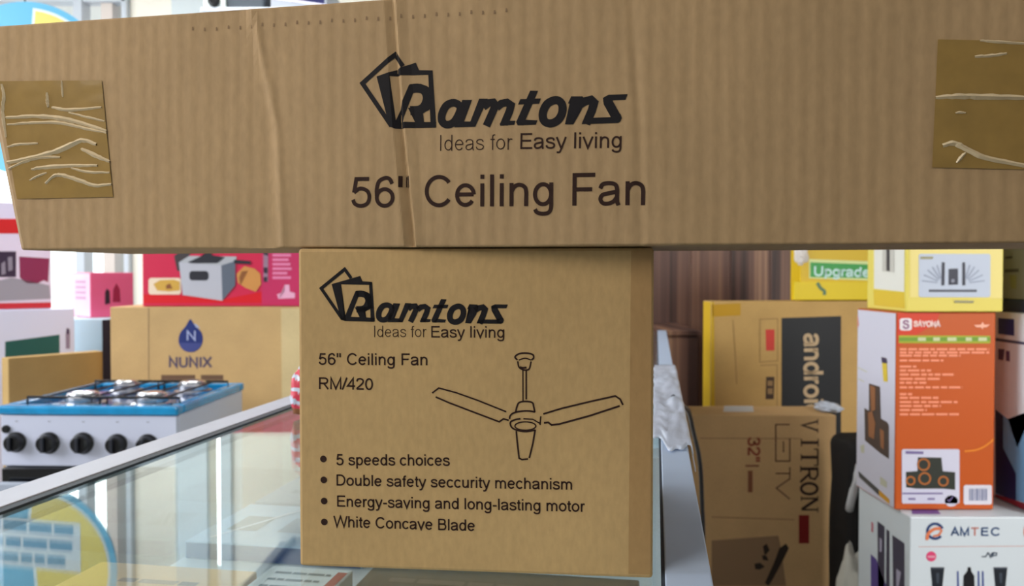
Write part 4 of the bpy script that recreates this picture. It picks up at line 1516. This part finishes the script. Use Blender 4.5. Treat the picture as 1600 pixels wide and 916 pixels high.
OR.print('glow_line', 'front', [o6(*q) for q in ribbon(smooth_pts([(900, 412), (990, 400), (1060, 368), (1130, 312)], 6), 12)], C(228, 136, 40, 0.4), 2)
OR.print('picture_card', 'front', [o6(*rrect(428, 395, 862, 805, 14)), o6(*ell(800, 785, 50, 42, 0, 345, 24))], C(206, 206, 226, 0.4), 2)
OR.print('speaker_picture', 'front', [o6((458, 565), (545, 560), (548, 455), (725, 458), (735, 560), (828, 568), (828, 700), (735, 692), (540, 692), (460, 682))], C(48, 52, 46, 0.4), 3)
OR.print('speaker_picture', 'front', [o6(*q) for cx_, cy_, r in ((590, 510, 42), (598, 615, 42), (738, 635, 34), (492, 632, 30)) for q in ribbon(ell(cx_, cy_, r, r, 0, 360, 22), 13, True)], C(176, 104, 50, 0.4), 4)
OR.print('card_print', 'front', [o6((430, 722), (735, 722), (735, 734), (430, 734)), o6((455, 408), (590, 412), (588, 432), (455, 430)), o6((475, 762), (530, 762), (530, 776), (475, 776)), o6((620, 762), (675, 762), (675, 776), (620, 776)), o6((770, 770), (785, 780), (810, 745), (815, 752), (786, 792), (768, 778))], C(120, 108, 156, 0.4), 3)
OR.print('barcode', 'front', [o6(*rrect(893, 665, 1105, 812, 16))], C(216, 214, 226, 0.4), 2)
OR.print('barcode', 'front', [o6((x, 692), (x + w, 692), (x + w, 782), (x, 782)) for x, w in ((935, 8), (950, 14), (972, 6), (985, 16), (1008, 8), (1024, 14), (1044, 8), (1058, 10))], C(128, 136, 168, 0.4), 3)


def ol(*pts):
    return [OR.px('left', 1320 + x / 4.82, 620 + y / 4.82) for x, y in pts]


OR.print('white_side', 'left', [[(0.003, 0.003), (0.212, 0.003), (0.212, OR.h - .003), (0.003, OR.h - .003)]], C(200, 200, 216, 0.4), 1)
OR.print('speaker_picture', 'left', [ol((185, -100), (268, -75), (275, 165), (320, 190), (335, 215), (335, 470), (270, 425), (155, 330), (150, 85), (185, 105))], C(74, 60, 54, 0.4), 2)
OR.print('speaker_picture', 'left', [ol((195, -85), (235, -70), (235, 100), (205, 110)), ol((180, 120), (210, 110), (235, 200), (225, 320), (185, 300)), ol((270, 240), (300, 260), (300, 400), (275, 380))], C(146, 96, 62, 0.4), 3)
OR.print('remote_picture', 'left', [OR.pxs('left', [(1378, 558), (1386, 560), (1388, 597), (1381, 596)])], C(210, 184, 60, 0.4), 2)
OR.print('remote_picture', 'left', [OR.pxs('left', [(1378, 558), (1386, 560), (1387, 568), (1379, 567)])], C(60, 50, 80, 0.4), 3)
OR.print('side_stripe', 'left', [ol((105, 560), (260, 700), (260, 745), (110, 605))], C(74, 74, 74, 0.4), 2)
OR.print('side_stripe', 'left', [ol((262, 702), (340, 775), (340, 812), (262, 745))], C(206, 150, 40, 0.4), 2)
OR.print('side_mark', 'left', [ol((100, -225), (170, -190), (170, -182), (100, -215)), ol((105, -140), (150, -115), (150, -108), (105, -130)), ol((120, 370), (150, 360), (150, 425), (125, 420)), ol((270, 600), (320, 640), (320, 690), (270, 660))], C(190, 190, 170, 0.4), 2)
OR.print('side_mark', 'left', [OR.pxs('left', [(1338, 492), (1341, 492), (1343, 508), (1339, 515), (1338, 505)])], C(206, 140, 130, 0.4), 2)

SB = carton_px('speaker_bar_carton', 'pale yellow carton with a picture of slim black speakers, on top of the orange carton', 'carton', 1416, 1567, 350, 1.89, OR.root.location.z + OR.h + 0.001, 0.21, 0.0, C(222, 206, 96, 0.4), h=0.20)
SB.eps = 0.0006


def sbp(*pts):
    return [SB.px('front', 1220 + x / 4.163, 380 + y / 4.163) for x, y in pts]


SB.print('pale_ground', 'front', [sbp((840, -40), (1440, -40), (1440, 360), (840, 352))], C(230, 214, 130, 0.4), 1)
SB.print('picture_card', 'front', [sbp(*rrect(895, 70, 1362, 352, 16))], C(186, 196, 214, 0.4), 2)
SB.print('slim_speaker_picture', 'front', [sbp((1045, 125), (1064, 125), (1062, 275), (1042, 275)), sbp((1178, 125), (1196, 125), (1198, 275), (1178, 275)), sbp((1090, 168), (1150, 165), (1150, 270), (1088, 272))], C(40, 44, 62, 0.4), 3)
SB.print('slim_speaker_picture', 'front', [sbp((960, 302), (1272, 302), (1272, 318), (960, 318))], C(84, 88, 102, 0.4), 3)
SB.print('slim_speaker_picture', 'front', [sbp(*ell(1116, 245, 12, 12, 0, 330, 14))], C(126, 130, 146, 0.4), 4)
ry = []
for a in (8, 26, 44, 60, 74):
    for s in (-1, 1):
        cx_, cy_ = (1050 if s < 0 else 1190), 262
        c, s_ = math.cos(math.radians(a)) * s, -math.sin(math.radians(a))
        ry += [sbp(*q) for q in ribbon([(cx_ + c * 35, cy_ + s_ * 35), (cx_ + c * 135, cy_ + s_ * 125)], 9)]
SB.print('ray_lines', 'front', ry, C(150, 160, 182, 0.4), 3)
SB.print('small_print', 'front', [sbp((905, 88), (990, 88), (985, 104), (905, 104)), sbp((1125, 372), (1255, 374), (1250, 390), (1128, 388))], C(150, 146, 110, 0.5), 3)
SB.print('white_side', 'left', [SB.pxs('left', [(1366, 350), (1414, 350), (1413, 456), (1366, 451)])], C(220, 220, 212, 0.4), 1)
SB.print('yellow_side', 'left', [SB.pxs('left', [(1365, 453), (1413, 457), (1414, 482), (1366, 477)])], C(214, 184, 50, 0.4), 1)
SB.print('side_print', 'left', [SB.pxs('left', [(1380, 370), (1398, 370), (1398, 426), (1379, 424)])], C(190, 188, 180, 0.4), 2)
SB.print('side_print', 'left', [SB.pxs('left', [(1386, 372), (1391, 372), (1391, 424), (1386, 423)])], C(60, 58, 60, 0.4), 3)

# the blue and white stack at the right edge
zA = AM.h + 0.003
BW = Carton('blue_white_carton', 'tall white and blue carton right of the orange carton, at the picture edge', 'carton', (1.172, 1.86, zA), 0.0, 0.20, 0.255, 1.113 - zA, C(236, 242, 250, 0.4))
BW.eps = 0.0006


def bw(*pts):
    return [BW.px('left', *p) for p in pts]


BW.print('navy_square', 'left', [bw((1560, 497), (1585, 499), (1585, 525), (1560, 522))], C(42, 52, 120, 0.4), 1)
BW.print('navy_line', 'left', [bw((1556, 528), (1610, 536), (1610, 540), (1556, 533))], C(70, 76, 110, 0.4), 1)
BW.print('red_letter_mark', 'left', [bw((1560, 545), (1570, 546), (1568, 563), (1560, 562)), bw((1572, 548), (1578, 549), (1578, 565), (1572, 564))], C(96, 64, 110, 0.4), 1)
BW.print('blue_ground', 'left', [bw((1556, 640), (1575, 655), (1590, 700), (1615, 640), (1615, 790), (1556, 772))], C(120, 176, 222, 0.4), 1)
BW.print('dark_blue_corner', 'left', [bw((1556, 640), (1568, 650), (1568, 700), (1588, 740), (1588, 785), (1556, 770))], C(30, 38, 92, 0.4), 2)
BW.print('red_foot', 'left', [bw((1556, 772), (1600, 786), (1615, 790), (1615, 806), (1600, 802), (1556, 777))], C(140, 30, 48, 0.4), 3)
NB = Carton('navy_strip_carton', 'flat dark navy carton on top of the white and blue carton', 'carton', (1.168, 1.86, 1.1145), 0.0, 0.2, 0.25, 0.027, C(30, 40, 60, 0.4))
GB = Carton('grey_carton', 'dull grey carton with dark printed lines on the navy carton, at the picture edge', 'carton', (1.175, 1.87, 1.1425), 0.0, 0.19, 0.24, 0.20, C(128, 126, 116, 0.5))
GB.eps = 0.0006
GB.print('printed_mark', 'left', [GB.pxs('left', [(1571, 401), (1582, 400), (1582, 404), (1571, 405)]), GB.pxs('left', [(1570, 421), (1592, 420), (1592, 425), (1570, 426)])], C(70, 66, 64, 0.5), 1)
GB.print('olive_patch', 'left', [GB.pxs('left', [(1578, 430), (1589, 430), (1588, 452), (1580, 450)])], C(128, 124, 80, 0.5), 1)

# bags in the gap between the television cartons and the white carton
q = at(1340, 800, 2.50)
bg_ = empty('black_bag', 'tall black bag with a white strap in the gap beside the brown television carton', 'bag', (q.x, 2.50, 0))
bm = nb()
box(bm, -0.058, 0.085, -0.10, 0.09, 0.0, 0.715, bev=0.035, seg=4)
bmesh.ops.subdivide_edges(bm, edges=[e for e in bm.edges if e.calc_length() > 0.06], cuts=5, use_grid_fill=True)
for v in bm.verts:
    if v.co.z > 0.02:
        v.co += Vector((noise.noise(v.co * 9), noise.noise(v.co * 9 + Vector((5, 0, 0))), 0.6 * noise.noise(v.co * 7 + Vector((0, 8, 0))))) * 0.012
obj('bag_body', bm, mat('black_fabric', (14, 13, 16), 0.8), bg_, smooth=True)
bm = nb()
pts = [at(1343, 728, 2.40), at(1340, 742, 2.38), at(1334, 766, 2.375), at(1329, 786, 2.38), at(1327, 796, 2.40)]
tube(bm, [tuple(p - Vector((q.x, 2.50, 0))) for p in pts], 0.0115, 10)
obj('strap', bm, C(206, 210, 216, 0.5), bg_, 'white strap', smooth=True)
q = at(1331, 880, 2.29)
wb = tag(obj('white_bag', lump(nb(), (0, 0, 0.195), (0.046, 0.05, 0.245), 6.3, 0.2, flat=True), mat('white_bag_plastic', (206, 206, 198), 0.4, var=0.06, scale=14, bump=0.3), smooth=True),
         'white crumpled bag standing in front of the black bag, beside the brown television carton', 'bag')
wb.location = (q.x, 2.285, 0.001)

bpy.context.view_layer.update()
